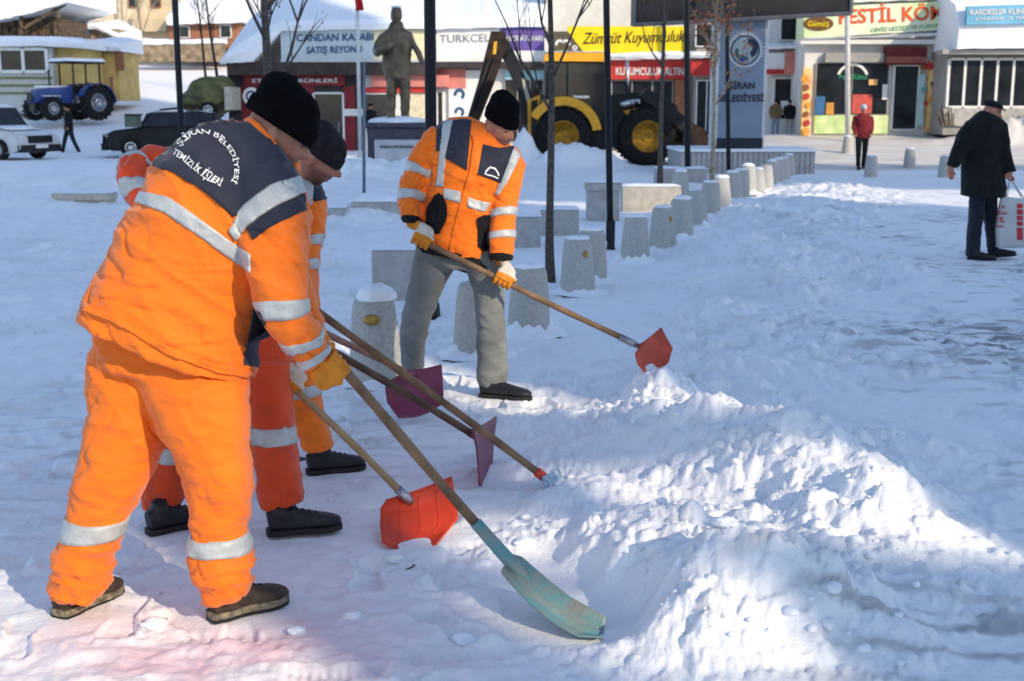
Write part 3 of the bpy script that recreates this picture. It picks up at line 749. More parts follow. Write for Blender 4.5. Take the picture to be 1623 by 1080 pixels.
def boot(parent, heel, toe_dir, length=.285, upper=LEATHER, sole=SOLE, shaft_to=None, h=.11, name='boot', midsole=None, lift=0.0, width=1.0):
    """heel = ground point under the heel, toe_dir = horizontal direction; shaft_to = a point up the leg"""
    d = Vector(toe_dir); pitch = lift; d = Vector((d.x, d.y, 0)).normalized(); s = d.cross(Vector((0, 0, 1))); 
    d2 = (d * math.cos(pitch) + Vector((0, 0, -math.sin(pitch)))).normalized(); zz = s.cross(d2); O = Vector(heel); zz = zz if zz.z > 0 else -zz
    def pt(l, z, x=0): return O + d2 * l + zz * z + s * x
    L = length; st = .023
    prof = [(-.012, .030, .075), (.02, .036, .085), (.07, .037, .088), (.30 * L, .036, .082), (.48 * L, .040, .070), (.66 * L, .047, .056), (.82 * L, .046, .046), (.94 * L, .036, .036), (1.0 * L, .018, .022)]
    rg = [(tuple(pt(l, st * .6 + hh / 2 + .002)), tuple(s * w * width), hh + .006) for l, w, hh in prof]
    shapes = [PTube(rg, 2.6).vf(5, 28)]
    top = Vector(shaft_to) if shaft_to is not None else pt(.06, .26)
    a0 = pt(.055, .06); shapes.append(PTube([(tuple(a0), tuple(s * .040), .10), (tuple(pt(.05, .10)), tuple(s * .041), .098), (tuple(a0.lerp(top, .75)), tuple(s * .043), .10), (tuple(top), tuple(s * .044), .10)], 2.2).vf(4, 28))
    me = remesh(shapes, .006, 4, .5)
    o = link(name, me, upper, parent, True)
    # sole with heel block and welt
    out = []
    for l, w in ((-.018, .020), (-.012, .032), (.03, .039), (.3 * L, .036), (.45 * L, .039), (.66 * L, .052), (.82 * L, .050), (.95 * L, .036), (1.02 * L, .014)):
        out.append((l, w * width))
    loop = [(l, w) for l, w in out] + [(l, -w) for l, w in out[::-1]]
    if midsole:
        n = len(loop); v = [pt(l, .0, x) for l, x in loop] + [pt(l, .011, x * 1.05) for l, x in loop]
        fixn(mk('outsole', v, [tuple(range(n)), tuple(n + k for k in range(n))[::-1]] + [(i, i + n, (i + 1) % n + n, (i + 1) % n) for i in range(n)], SOLE, o))
    n = len(loop); v = [pt(l, .0112 if midsole else .0, x) for l, x in loop] + [pt(l, st * .55, x * 1.03) for l, x in loop] + [pt(l, st + (.012 * abs(math.sin(l * 40)) if midsole else 0), x * .99) for l, x in loop]
    f = [tuple(range(n)), tuple(2 * n + k for k in range(n))[::-1]] + [(i + r_ * n, i + (r_ + 1) * n, (i + 1) % n + (r_ + 1) * n, (i + 1) % n + r_ * n) for i in range(n) for r_ in (0, 1)]
    fixn(mk('sole', v, f, midsole or sole, o))
    lace = []
    for k in range(4):
        l = (.36 + .09 * k) * L; hh = np.interp(l, [p[0] for p in prof], [p[2] for p in prof])
        lace.append(pipe([pt(l, st * .6 + hh * .93, -.026), pt(l + .004, st * .6 + hh + .008, 0), pt(l, st * .6 + hh * .93, .026)], .0035, 6))
    mk('lace', *merge(lace), sole, o, True)
    return o
def shovel_handle(parent, p0, p1, r=.016, m=None, name='handle', sag=0.0):
    p0, p1 = Vector(p0), Vector(p1); pts = []; rad = []
    for i in range(25):
        t = i / 24; q = p0.lerp(p1, t); q.z += .004 * math.sin(t * 5 + p0.x * 9) - sag * math.sin(math.pi * t); pts.append(q); rad.append(r * (1 + .05 * math.sin(t * 17 + p1.x * 5)) * (.82 if i == 0 else 1))
    return mk(name, *pipe(pts, rad, 14), m, parent, True)
# distances of the workers follow from where their boots meet the snow
YK = lambda Y: float(np.interp(Y, [3.9, 4.1, 4.9, 5.6, 6.6, 7.3], [.962, .962, .974, .984, .984, .972]))
# ------------------------------------------------------------------ worker leaning on the teal shovel, seen from behind
w1 = empty('person', tuple(G(250, 975)), 'worker in bright orange suit and black knit cap leaning on the teal shovel', 'person', 'municipal workers shovelling snow')
torso1 = Tube([(130, 495, 404, 602, 4.10, .50), (134, 485, 405, 590, 4.10, .51), (152, 444, 409, 546, 4.10, .48), (178, 394, 414, 492, 4.10, .45), (207, 334, 436, 432, 4.10, .44), (240, 274, 464, 374, 4.09, .42), (274, 234, 480, 320, 4.09, .32), (318, 208, 477, 290, 4.10, .24), (362, 201, 460, 272, 4.12, .18), (388, 196, 446, 256, 4.13, .13)])
sl1 = Tube([(362, 318, 462, 268, 4.03, .20), (378, 368, 485, 322, 3.97, .21), (391, 412, 486, 388, 3.93, .20), (400, 452, 484, 447, 3.91, .19), (414, 494, 492, 488, 3.90, .18), (441, 531, 508, 520, 3.92, .17), (470, 562, 520, 543, 3.94, .14), (484, 581, 526, 561, 3.95, .12)])
far1 = Tube([(400, 250, 470, 260, 4.22, .2), (440, 320, 484, 320, 4.34, .16), (455, 400, 486, 400, 4.38, .14), (470, 480, 500, 470, 4.36, .12), (492, 545, 520, 530, 4.3, .1)])
lo = lambda z0, z1: (lambda v: ss(z1, z0, v[:, 2]))
jk1, js1 = garment('jacket', [torso1, sl1, far1], ORANGE, w1, .0075, 8, [((.5, .2, .85), 9, 2.0, .010, None), ((.85, .1, .5), 8, 1.4, .010, None), ((.3, 0, 1), 16, 4, .006, lambda v: ss(-.85, -.65, v[:, 0]) + .25)], 2.0)
tr_l = Tube([(158, 520, 290, 600, 4.13, .26), (141, 580, 280, 640, 4.12, .29), (142, 635, 270, 672, 4.11, .27), (135, 690, 260, 712, 4.10, .25), (118, 750, 240, 758, 4.09, .23), (106, 815, 204, 823, 4.09, .20), (91, 865, 190, 862, 4.09, .20), (84, 905, 180, 907, 4.09, .19), (82, 946, 161, 947, 4.09, .16)])
tr_r = Tube([(215, 520, 390, 560, 4.08, .26), (212, 585, 396, 605, 4.05, .28), (240, 648, 396, 652, 4.02, .28), (266, 700, 394, 705, 4.02, .26), (288, 745, 401, 766, 4.03, .24), (301, 795, 396, 802, 4.04, .22), (303, 845, 391, 843, 4.04, .20), (300, 886, 402, 886, 4.04, .21), (316, 930, 398, 926, 4.04, .19), (325, 953, 393, 940, 4.04, .15)])
pel1 = Tube([(165, 470, 390, 550, 4.11, .30), (152, 520, 396, 596, 4.10, .32), (150, 575, 396, 628, 4.09, .32)])
cuffw = lambda v: .22 + 1.0 * ss(.45, .12, v[:, 2])
t1, ts1 = garment('trousers', [tr_l, tr_r, pel1], ORANGE, w1, .0075, 8, [((.2, .1, 1), 17, 3.5, .011, cuffw), ((-.6, .1, .8), 9, 2.0, .007, None), ((.75, 0, .6), 10, 1.6, .007, None)], 6.0)
band_on('reflective_stripe', ts1, tr_l, 4.98, 5.62, TAPE, t1)
band_on('reflective_stripe', ts1, tr_r, 5.98, 6.60, TAPE, t1)
# yoke, tapes, pocket
yoke = patch_on('yoke', js1, [(244, 264), (257, 230), (285, 198), (330, 180), (384, 182), (428, 216), (460, 262), (476, 283)], [(250, 266), (275, 274), (300, 288), (322, 302), (338, 314), (355, 331), (370, 345), (385, 331)], NAVY, jk1, 4.0, .0085, 90, 28)
patch_on('reflective_stripe', js1, [(363, 366), (378, 338), (400, 317), (430, 295), (473, 280)], [(376, 381), (390, 361), (410, 345), (440, 326), (481, 306)], TAPE, jk1, 4.0, .011, 60, 8)
patch_on('shoulder_band', js1, [(391, 362), (410, 346), (440, 327), (482, 307)], [(402, 380), (426, 362), (452, 348), (484, 334)], NAVY, jk1, 3.95, .006, 60, 8)
patch_on('reflective_stripe', js1, [(220, 303), (268, 313), (319, 349), (360, 379), (397, 404)], [(212, 319), (262, 338), (315, 374), (355, 403), (397, 433)], TAPE, jk1, 4.0, .005, 60, 6)
patch_on('pocket', js1, [(402, 488), (414, 494), (421, 512)], [(386, 577), (400, 581), (412, 582)], NAVY, jk1, 3.95, .006, 16, 16)
patch_on('hem', js1, [(134, 482), (176, 497), (268, 550), (340, 577), (402, 589)], [(131, 493), (176, 508), (268, 563), (340, 590), (402, 600)], ORANGE, jk1, 4.0, .009, 60, 5)
band_on('reflective_stripe', js1, sl1, 3.62, 4.08, TAPE, jk1)
band_on('reflective_stripe', js1, sl1, 5.05, 5.55, TAPE, jk1)
band_on('reflective_stripe', js1, sl1, 6.15, 6.75, TAPE, jk1)
text_on('lettering', js1, 'ŞİRAN BELEDİYESİ', [(291, 236), (299, 226), (311, 219), (330, 217), (347, 224), (361, 236), (369, 250), (373, 266), (372, 280), (366, 290)], 9, WHITEINK, yoke, 4.0, .013, .010)
text_on('lettering', js1, 'TEMİZLİK İŞLERİ', [(276, 249), (292, 259), (312, 275), (330, 289), (347, 299)], 12, WHITEINK, yoke, 4.0, .013, .010)
# head turned down to the shovel
nk = P(425, 235, 4.14)
hd1, M1 = head(w1, P(439, 212, 4.15), Vector((.88, .10, -.48)), Vector((.45, .1, .9)), SKIN, True, nk, 1.02)
beanie(hd1, M1, BLACKKNIT, low=.020, tall=1.18, fat=1.06)
col1 = Tube([(384, 184, 452, 262, 4.13, .19), (394, 178, 462, 256, 4.14, .18)])
cv_ = []
top = []; low = []
for i in range(4):
    rg = Tube([(380, 197, 444, 268, 4.12, .19), (386, 191, 450, 262, 4.125, .18), (393, 187, 454, 254, 4.13, .17)]).ring(i * .66, 48)
    top.append([Vector(p) for p in rg]); c = sum((Vector(p) for p in rg), Vector()) / 48; low.append([c + (Vector(p) - c) * .9 for p in rg])
fixn(mk('collar', *shell(top, low, True), ORANGE, jk1, True))
# boots
boot(w1, P(98, 979, 4.06), (.42, .9, 0), .265, TANBOOT, SOLE, P(122, 930, 4.09), midsole=TANSOLE, width=1.12)
boot(w1, P(340, 983, 4.02), (.76, .65, 0), .265, TANBOOT, SOLE, P(360, 925, 4.04), midsole=TANSOLE, width=1.12)

# teal shovel
WOOD = mat('worn_wood', (.26, .155, .085), .7, .25, 9, .3, 60); WOODD = mat('dark_wood', (.13, .075, .045), .7, .25, 9, .3, 60); WOODL = mat('pale_wood', (.42, .28, .15), .7, .2, 9, .3, 60)
METAL = mat('grey_metal', (.35, .36, .38), .4, .1, 20, .2, 60, metal=.8)
TEAL = mat('worn_teal', (.07, .30, .32), .45, .1, 14, .25, 40, col2=(.30, .27, .22)); 
RED = mat('red_plastic', (.72, .055, .012), .42, .08, 8, .1, 40, spec=.5); PURPLE = mat('purple_plastic', (.22, .035, .075), .45, .1, 8, .1, 40, spec=.5)
BLUEP = mat('blue_plastic', (.05, .17, .30), .5, .12, 30, .2, 40, col2=(.5, .58, .64)); DRED = mat('dull_red_plastic', (.50, .065, .03), .5, .15, 8, .15, 40)
def blade(name, grid, m, parent, th=.004):
    g = [[Vector(p) for p in r] for r in grid]; n, k = len(g), len(g[0]); inn = []
    for i in range(n):
        r = []
        for j in range(k):
            du = g[i][min(j + 1, k - 1)] - g[i][max(j - 1, 0)]; dv = g[min(i + 1, n - 1)][j] - g[max(i - 1, 0)][j]; r.append(g[i][j] - du.cross(dv).normalized() * th)
        inn.append(r)
    v = [p for r in g for p in r] + [p for r in inn for p in r]; o = n * k; f = []
    for i in range(n - 1):
        for j in range(k - 1):
            a = i * k + j; f.append((a, a + 1, a + k + 1, a + k)); f.append((a + o, a + k + o, a + k + 1 + o, a + 1 + o))
    rim = [j for j in range(k)] + [i * k + k - 1 for i in range(1, n)] + [(n - 1) * k + j for j in range(k - 2, -1, -1)] + [i * k for i in range(n - 2, 0, -1)]
    for q in range(len(rim)):
        a, b = rim[q], rim[(q + 1) % len(rim)]; f.append((b, a, a + o, b + o))
    return fixn(mk(name, v, f, m, parent, True))
def lin(a, b, t): return tuple(x * (1 - t) + y * t for x, y in zip(a, b))
def pixgrid(L, Rr, YL, YR, nv, nu, bowl=0.0, ribs=0.0, sag=0.0, curl=0.0):
    """blade between its left and right outline (pixels), each with its own distance; bowl = dish in metres"""
    g = []
    for i in range(nv + 1):
        w = i / nv; a = poly_at(L, w); b = poly_at(Rr, w); ya = np.interp(w, np.linspace(0, 1, len(YL)), YL); yb = np.interp(w, np.linspace(0, 1, len(YR)), YR); r = []
        pa, pb = P(a[0], a[1], ya), P(b[0], b[1], yb)
        for k in range(nu + 1):
            u = k / nu; q = pa.lerp(pb, u); s_ = math.sin(math.pi * u)
            q += Vector((0, .55, -.8)) * (bowl * s_ * min(1, .25 + 1.2 * w) + ribs * math.cos(u * 6 * math.pi) * s_)
            r.append(q)
        g.append(r)
    return g
hand1 = P(532, 578, 3.98)
end1 = P(508, 545, 4.0)
sh1 = empty('snow_shovel', tuple(G(955, 1010)), 'snow shovel with worn teal metal blade on brown wooden handle', 'shovel', 'snow shovels in use')
bt = P(762, 838, 4.18)
shovel_handle(sh1, end1, bt + (bt - hand1).normalized() * .05, .0165, WOOD)
tb = pixgrid([(800, 893), (793, 907), (812, 930), (842, 961), (880, 990), (915, 1010), (953, 1012)], [(812, 878), (826, 882), (845, 899), (869, 920), (905, 947), (940, 966), (961, 978)], [4.14, 4.06, 3.98, 3.91, 3.87, 3.84, 3.83], [4.17, 4.18, 4.15, 4.11, 4.06, 4.01, 3.97], 36, 24, .04, .004)
bl = blade('blade', tb, TEAL, sh1, .004)
c0 = (Vector(tb[1][0]) + Vector(tb[1][-1])) / 2
fixn(mk('socket', *pipe([bt - (bt - hand1).normalized() * .03, bt + (c0 - bt) * .5, c0 + (c0 - bt) * .3, c0 + (c0 - bt) * .9], [.021, .022, .024, .006], 14), TEAL, sh1, True))
ax1 = bt - hand1
glove(w1, hand1, ax1, Vector((-.35, -.75, .55)), P(506, 571, 3.95), (GLOVEY, GLOVEY), .0165, big=.92)
glove(w1, end1 + ax1.normalized() * .0 + (end1 - hand1) * .1, ax1, Vector((-.2, .8, .5)), P(502, 530, 4.25), (GLOVEY, GLOVEY), .0165)

# ------------------------------------------------------------------ worker in red trousers, mostly hidden behind
w3 = empty('person', tuple(G(360, 845)), 'worker in dark red trousers and black shoes with one bent elbow showing', 'person', 'municipal workers shovelling snow')
Y3 = 4.95
tl3 = Tube([(262, 560, 380, 590, Y3 + .02, .26), (248, 620, 350, 640, Y3 + .02, .25), (238, 690, 310, 700, Y3, .22), (228, 750, 296, 755, Y3, .19), (225, 806, 288, 806, Y3, .16)])
tr3 = Tube([(350, 560, 462, 575, Y3 - .04, .26), (385, 615, 462, 618, Y3 - .05, .24), (400, 685, 468, 684, Y3 - .07, .22), (406, 740, 474, 735, Y3 - .08, .20), (414, 806, 482, 790, Y3 - .08, .17)])
pl3 = Tube([(262, 500, 460, 520, Y3, .30), (258, 560, 462, 575, Y3, .30), (270, 600, 455, 605, Y3, .27)])
t3, ts3 = garment('trousers', [tl3, tr3, pl3], RED_TROUSER, w3, .011, 6, [((.2, .1, 1), 11, 2.6, .008, cuffw), ((.6, .1, .7), 7, 2, .007, None)], 9.0)
band_on('reflective_stripe', ts3, tr3, 1.86, 2.30, TAPE, t3); band_on('reflective_stripe', ts3, tl3, 2.1, 2.5, TAPE, t3)
to3 = Tube([(255, 500, 455, 540, Y3, .34), (250, 440, 440, 470, Y3, .34), (250, 370, 430, 390, Y3, .33), (255, 300, 425, 310, Y3, .31), (285, 262, 430, 270, Y3 + .02, .26), (350, 262, 420, 265, Y3 + .03, .18)])
sa3 = Tube([(300, 240, 330, 330, Y3, .17), (262, 229, 288, 322, Y3, .17), (226, 234, 254, 318, Y3 - .02, .17), (197, 247, 238, 312, Y3 - .06, .17), (187, 276, 240, 302, Y3 - .10, .16), (192, 312, 252, 300, Y3 - .14, .15), (222, 350, 268, 318, Y3 - .18, .14), (262, 400, 300, 365, Y3 - .2, .13)])
sb3 = Tube([(400, 280, 425, 300, Y3 + .1, .16), (420, 350, 455, 350, Y3 + .12, .15), (425, 440, 462, 440, Y3 + .08, .14), (418, 540, 452, 535, Y3 - .0, .12), (440, 585, 462, 575, Y3 - .05, .10)])
j3, js3 = garment('jacket', [to3, sa3, sb3], ORANGE_RED, w3, .011, 6, [((.5, .2, .85), 10, 2.6, .009, None), ((1, 0, -.4), 8, 2, .007, None)], 12.0)
band_on('reflective_stripe', js3, sa3, 2.55, 3.15, TAPE, j3); band_on('reflective_stripe', js3, sa3, 4.75, 5.35, TAPE, j3)
hd3, M3 = head(w3, P(418, 246, Y3 + .05), Vector((.8, .2, -.55)), Vector((.4, 0, .9)), SKIN, True, P(392, 282, Y3 + .03))
beanie(hd3, M3, BLACKKNIT, low=.012)
boot(w3, P(240, 847, 4.84), (.7, .6, 0), .265, LEATHER, SOLE, P(258, 790, Y3))
boot(w3, P(430, 848, 4.80), (.95, .3, 0), .27, LEATHER, SOLE, P(450, 785, Y3 - .08))
sh3 = empty('snow_shovel', tuple(G(670, 865)), 'red plastic snow scoop on a pale wooden handle beside the black shoes', 'shovel', 'snow shovels in use')
h3b = P(634, 779, 4.93); h3a = P(452, 600, 4.92)
shovel_handle(sh3, h3a, h3b, .0145, WOODL)
hd = (h3b - h3a).normalized()
fixn(mk('socket', *pipe([h3b - hd * .015, h3b + hd * .04, h3b + hd * .07], [.019, .019, .012], 14), METAL, sh3, True))
sg = pixgrid([(612, 794), (603, 806), (602, 835), (606, 862), (618, 868)], [(716, 757), (719, 770), (724, 800), (727, 822), (690, 866)], [4.93, 4.88, 4.80, 4.72, 4.69], [5.02, 4.97, 4.90, 4.83, 4.70], 20, 20, .035, 0)
bl3 = blade('blade', sg, RED, sh3, .005)
for s_ in (.25, .5, .75):
    k = int(s_ * 20); mk('rib', *pipe([Vector(sg[i][k]) + Vector((0, -.003, .003)) for i in range(2, 15)], .004, 6), RED, bl3, True)
top3 = [Vector(p) for p in sg[0]]; fixn(mk('rim', *pipe(top3, .006, 8), RED, bl3, True))
glove(w3, h3a.lerp(h3b, .03), hd, Vector((-.3, -.8, .4)), P(440, 575, 4.9), (GLOVEW, GLOVEY), .0145)

# ------------------------------------------------------------------ worker in grey cap beyond
w4 = empty('person', tuple(G(500, 752)), 'worker in grey knit cap and orange suit bending behind the other two', 'person', 'municipal workers shovelling snow')
Y4 = 5.62
tr4 = Tube([(410, 520, 505, 530, Y4, .26), (430, 570, 505, 572, Y4, .25), (440, 610, 506, 606, Y4, .23), (458, 650, 513, 648, Y4, .21), (470, 685, 521, 682, Y4, .19), (483, 714, 528, 708, Y4, .16)])
tl4 = Tube([(400, 520, 470, 530, Y4 + .2, .24), (395, 580, 460, 585, Y4 + .22, .23), (385, 650, 440, 650, Y4 + .24, .2), (380, 715, 430, 715, Y4 + .25, .17)])
pl4 = Tube([(400, 470, 505, 480, Y4 + .08, .3), (400, 525, 506, 530, Y4 + .08, .3), (410, 560, 500, 565, Y4 + .08, .27)])
t4, ts4 = garment('trousers', [tr4, tl4, pl4], ORANGE, w4, .012, 5, [((.2, .1, 1), 11, 2.6, .008, cuffw)], 15.0)
band_on('reflective_stripe', ts4, tr4, 1.98, 2.42, TAPE, t4)
to4 = Tube([(395, 490, 508, 500, Y4 + .06, .34), (395, 430, 504, 440, Y4 + .06, .33), (395, 370, 510, 380, Y4 + .05, .32), (400, 320, 517, 322, Y4 + .05, .3), (420, 285, 508, 290, Y4 + .06, .26), (450, 262, 500, 272, Y4 + .07, .18)])
sr4 = Tube([(470, 300, 515, 300, Y4 - .08, .16), (476, 345, 517, 335, Y4 - .12, .16), (474, 395, 511, 385, Y4 - .15, .15), (462, 450, 500, 430, Y4 - .18, .14), (455, 490, 488, 470, Y4 - .2, .12)])
j4, js4 = garment('jacket', [to4, sr4], ORANGE, w4, .012, 6, [((.5, .2, .85), 10, 2.6, .008, None)], 18.0)
patch_on('yoke', js4, [(487, 300), (500, 283), (512, 290)], [(487, 312), (500, 320), (517, 316)], NAVY, j4, Y4, .005, 16, 8)
patch_on('reflective_stripe', js4, [(470, 270), (478, 300), (482, 330)], [(488, 272), (497, 296), (495, 325)], TAPE, j4, Y4, .006, 20, 5)
band_on('reflective_stripe', js4, sr4, 1.78, 2.12, TAPE, j4); band_on('reflective_stripe', js4, sr4, 2.6, 3.0, TAPE, j4)
hd4, M4 = head(w4, P(505, 250, Y4 - .02), Vector((.86, -.10, -.52)), Vector((.45, 0, .9)), SKIN, True, P(478, 292, Y4 + .05), 1.0)
beanie(hd4, M4, GREYKNIT, low=.010, tall=1.0)
boot(w4, P(492, 752, 5.62), (.9, .4, 0), .255, LEATHER, SOLE, P(505, 700, Y4))
boot(w4, P(392, 752, 5.80), (.95, .3, 0), .29, LEATHER, SOLE, P(405, 705, Y4 + .24))
sh4 = empty('snow_shovel', tuple(G(885, 800)), 'long wooden shovel with snow dusted blue blade and red collar', 'shovel', 'snow shovels in use')
a4, b4 = P(470, 468, 5.42), P(856, 752, 5.36)
shovel_handle(sh4, a4, b4, .0165, WOOD); hd = (b4 - a4).normalized()
mk('collar', *pipe([b4 - hd * .02, b4 + hd * .02], [.021, .021], 14), RED, sh4, True)
sg4 = pixgrid([(858, 756), (862, 772), (872, 790), (880, 806)], [(884, 742), (889, 755), (893, 780), (896, 800)], [5.30, 5.24, 5.17, 5.12], [5.46, 5.42, 5.34, 5.28], 12, 12, .03, 0)
blade('blade', sg4, BLUEP, sh4, .006)
fixn(mk('socket', *pipe([b4 + hd * .01, b4 + hd * .05, Vector(sg4[2][6])], [.02, .02, .012], 12), BLUEP, sh4, True))
glove(w4, a4.lerp(b4, .045), hd, Vector((-.2, -.8, .5)), P(468, 480, 5.40), (GLOVEW, GLOVEY), .0165)
# two purple shovels among them
sh5 = empty('snow_shovel', tuple(G(650, 660)), 'broad purple plastic snow shovel standing against the gold plated bollard', 'shovel', 'snow shovels in use')
a5, b5 = P(470, 505, 5.62), P(645, 592, 6.55)
PINKW = mat('pinkish_wood', (.34, .17, .12), .7, .2, 9, .3, 60)
shovel_handle(sh5, a5, b5, .0165, PINKW)
sg5 = pixgrid([(646, 588), (622, 600), (610, 614), (613, 638), (631, 663)], [(700, 579), (701, 590), (702, 605), (703, 622), (703, 640)], [6.7, 6.66, 6.62, 6.56, 6.50], [6.80, 6.76, 6.72, 6.66, 6.60], 20, 20, .04, 0)
bl5 = blade('blade', sg5, PURPLE, sh5, .005); mk('rim', *pipe([Vector(p) for p in sg5[0]], .006, 8), PURPLE, bl5, True)
fixn(mk('socket', *pipe([b5 - (b5 - a5).normalized() * .03, b5 + (b5 - a5).normalized() * .03, Vector(sg5[3][8])], [.02, .02, .010], 12), PURPLE, sh5, True))
glove(w4, a5.lerp(b5, .05), b5 - a5, Vector((-.2, .6, .6)), P(462, 492, 5.75), (GLOVEW, GLOVEY), .0165)
sh6 = empty('snow_shovel', tuple(G(765, 770)), 'purple plastic snow shovel seen edge on with a dark wooden handle', 'shovel', 'snow shovels in use')
a6, b6 = P(470, 522, 5.10), P(752, 690, 5.60)
shovel_handle(sh6, a6, b6, .0165, WOODD)
sg6 = pixgrid([(748, 684), (754, 712), (757, 745), (758, 768)], [(786, 662), (781, 700), (779, 740), (779, 772)], [5.52, 5.46, 5.42, 5.38], [5.92, 5.86, 5.80, 5.76], 14, 12, .03, 0)
bl6 = blade('blade', sg6, PURPLE, sh6, .006); mk('rim', *pipe([Vector(p) for p in sg6[0]], .007, 8), PURPLE, bl6, True)
fixn(mk('socket', *pipe([b6 - (b6 - a6).normalized() * .03, b6 + (b6 - a6).normalized() * .02, Vector(sg6[3][6])], [.02, .02, .012], 12), PURPLE, sh6, True))
glove(w3, a6.lerp(b6, .04), b6 - a6, Vector((-.2, .5, .7)), P(462, 512, 5.05), (GLOVEW, GLOVEY), .0165)

# ------------------------------------------------------------------ worker in grey trousers facing us
w2 = empty('person', tuple(G(730, 628)), 'worker in orange jacket and grey trousers pushing a dull red shovel', 'person', 'municipal workers shovelling snow')
Y2 = 7.35
to2 = Tube([(664, 392, 776, 418, Y2, .32), (663, 372, 780, 396, Y2, .34), (668, 330, 788, 350, Y2, .34), (672, 290, 800, 305, Y2, .33), (674, 250, 815, 268, Y2, .32), (683, 218, 818, 243, Y2, .29), (700, 196, 808, 231, Y2 + .01, .24), (736, 191, 776, 216, Y2 + .03, .15)])
sL2 = Tube([(685, 200, 722, 232, Y2, .16), (661, 230, 704, 262, Y2 - .01, .17), (645, 262, 687, 280, Y2 - .03, .17), (633, 294, 675, 300, Y2 - .06, .16), (632, 322, 668, 324, Y2 - .10, .15), (638, 346, 667, 348, Y2 - .14, .13), (640, 354, 666, 355, Y2 - .145, .11)])
sR2 = Tube([(790, 235, 822, 236, Y2, .16), (786, 272, 830, 262, Y2 - .03, .17), (782, 305, 826, 300, Y2 - .06, .17), (779, 340, 819, 336, Y2 - .10, .16), (777, 376, 815, 372, Y2 - .14, .15), (777, 404, 810, 406, Y2 - .18, .13), (780, 413, 808, 414, Y2 - .185, .11)])
j2, js2 = garment('jacket', [to2, sL2, sR2], ORANGE, w2, .0085, 6, [((.3, .2, .95), 10, 2.6, .008, None), ((.9, 0, -.4), 8, 1.6, .010, None), ((.7, 0, .7), 9, 2, .007, None)], 21.0)
yk = patch_on('yoke', js2, [(718, 192), (735, 190), (747, 192)], [(706, 250), (722, 260), (740, 270)], NAVY, j2, Y2, .008, 24, 24)
yk2 = patch_on('yoke', js2, [(766, 229), (790, 235), (815, 232)], [(754, 275), (775, 283), (795, 291)], NAVY, j2, Y2, .008, 24, 24)
patch_on('shoulder_band', js2, [(692, 203), (697, 195), (704, 193)], [(692, 240), (697, 240), (701, 240)], NAVY, j2, Y2, .005, 8, 16)
patch_on('reflective_stripe', js2, [(703, 193), (700, 220), (696, 250), (693, 285), (690, 295)], [(719, 191), (714, 220), (707, 250), (703, 285), (703, 297)], TAPE, j2, Y2, .007, 24, 5)
patch_on('reflective_stripe', js2, [(812, 231), (806, 255), (796, 282), (784, 308)], [(824, 246), (817, 264), (804, 289), (790, 310)], TAPE, j2, Y2, .007, 24, 5)
patch_on('reflective_stripe', js2, [(703, 299), (715, 300), (730, 304)], [(703, 315), (715, 318), (730, 322)], TAPE, j2, Y2, .006, 16, 5)
patch_on('reflective_stripe', js2, [(741, 312), (758, 318), (777, 322)], [(741, 328), (758, 334), (770, 336)], TAPE, j2, Y2, .006, 16, 5)
patch_on('placket', js2, [(747, 214), (750, 226), (744, 270), (728, 325), (716, 370), (710, 408)], [(762, 220), (764, 230), (757, 272), (738, 327), (724, 372), (716, 410)], ORANGE, j2, Y2, .009, 40, 5)
patch_on('pocket', js2, [(688, 312), (696, 306), (703, 312)], [(682, 366), (690, 371), (698, 370)], BLACKCLOTH, j2, Y2, .010, 10, 16).data
patch_on('pocket_flap', js2, [(678, 330), (682, 320), (690, 312)], [(675, 350), (678, 362), (686, 368)], BLACKCLOTH, j2, Y2, .009, 10, 10)
patch_on('pocket_flap', js2, [(702, 312), (708, 324), (709, 340)], [(696, 370), (702, 360), (707, 350)], BLACKCLOTH, j2, Y2, .009, 10, 10)
patch_on('pocket', js2, [(757, 346), (766, 341), (776, 341)], [(757, 390), (765, 398), (776, 396)], BLACKCLOTH, j2, Y2, .010, 10, 16)
patch_on('emblem', js2, [(767, 277), (769, 270), (776, 264), (784, 266), (789, 274), (790, 279)], [(769, 277), (771, 272), (776, 267), (783, 269), (787, 275), (788, 279)], WHITEINK, yk2, Y2, .0125, 24, 2)
patch_on('emblem', js2, [(768, 275), (778, 278), (788, 282)], [(768, 277), (778, 280), (788, 284)], WHITEINK, yk2, Y2, .0125, 12, 2)
for tb_, a, b_ in ((sL2, 1.85, 2.32), (sL2, 3.35, 3.9), (sR2, 2.85, 3.2), (sR2, 3.85, 4.2)): band_on('reflective_stripe', js2, tb_, a, b_, TAPE, j2)
band_on('cuff', js2, sL2, 5.0, 5.9, BLACKCLOTH, j2, .005); band_on('cuff', js2, sR2, 5.0, 5.9, BLACKCLOTH, j2, .005)
top = []; low = []
ct = Tube([(736, 212, 766, 234, Y2 + .03, .15), (740, 202, 769, 226, Y2 + .03, .145), (748, 190, 774, 216, Y2 + .03, .14)])
for i in range(5):
    rg = ct.ring(i * .5, 40); top.append([Vector(p) for p in rg]); c = sum((Vector(p) for p in rg), Vector()) / 40; low.append([c + (Vector(p) - c) * .88 for p in rg])
fixn(mk('collar', *shell(top, low, True), ORANGE, j2, True))
hd2, M2 = head(w2, P(792, 203, Y2 - .06), Vector((.66, -.70, -.34)), Vector((.2, -.1, .95)), SKIN2, True, P(768, 230, Y2 + .03), 1.0)
beanie(hd2, M2, BLACKKNIT, low=.036, tall=1.36)
tl2 = Tube([(662, 372, 722, 400, Y2, .24), (658, 405, 722, 420, Y2 - .01, .24), (645, 464, 701, 460, Y2 - .03, .22), (634, 518, 682, 512, Y2 - .02, .19), (636, 570, 672, 570, Y2 + .02, .17), (638, 612, 672, 612, Y2 + .04, .16)])
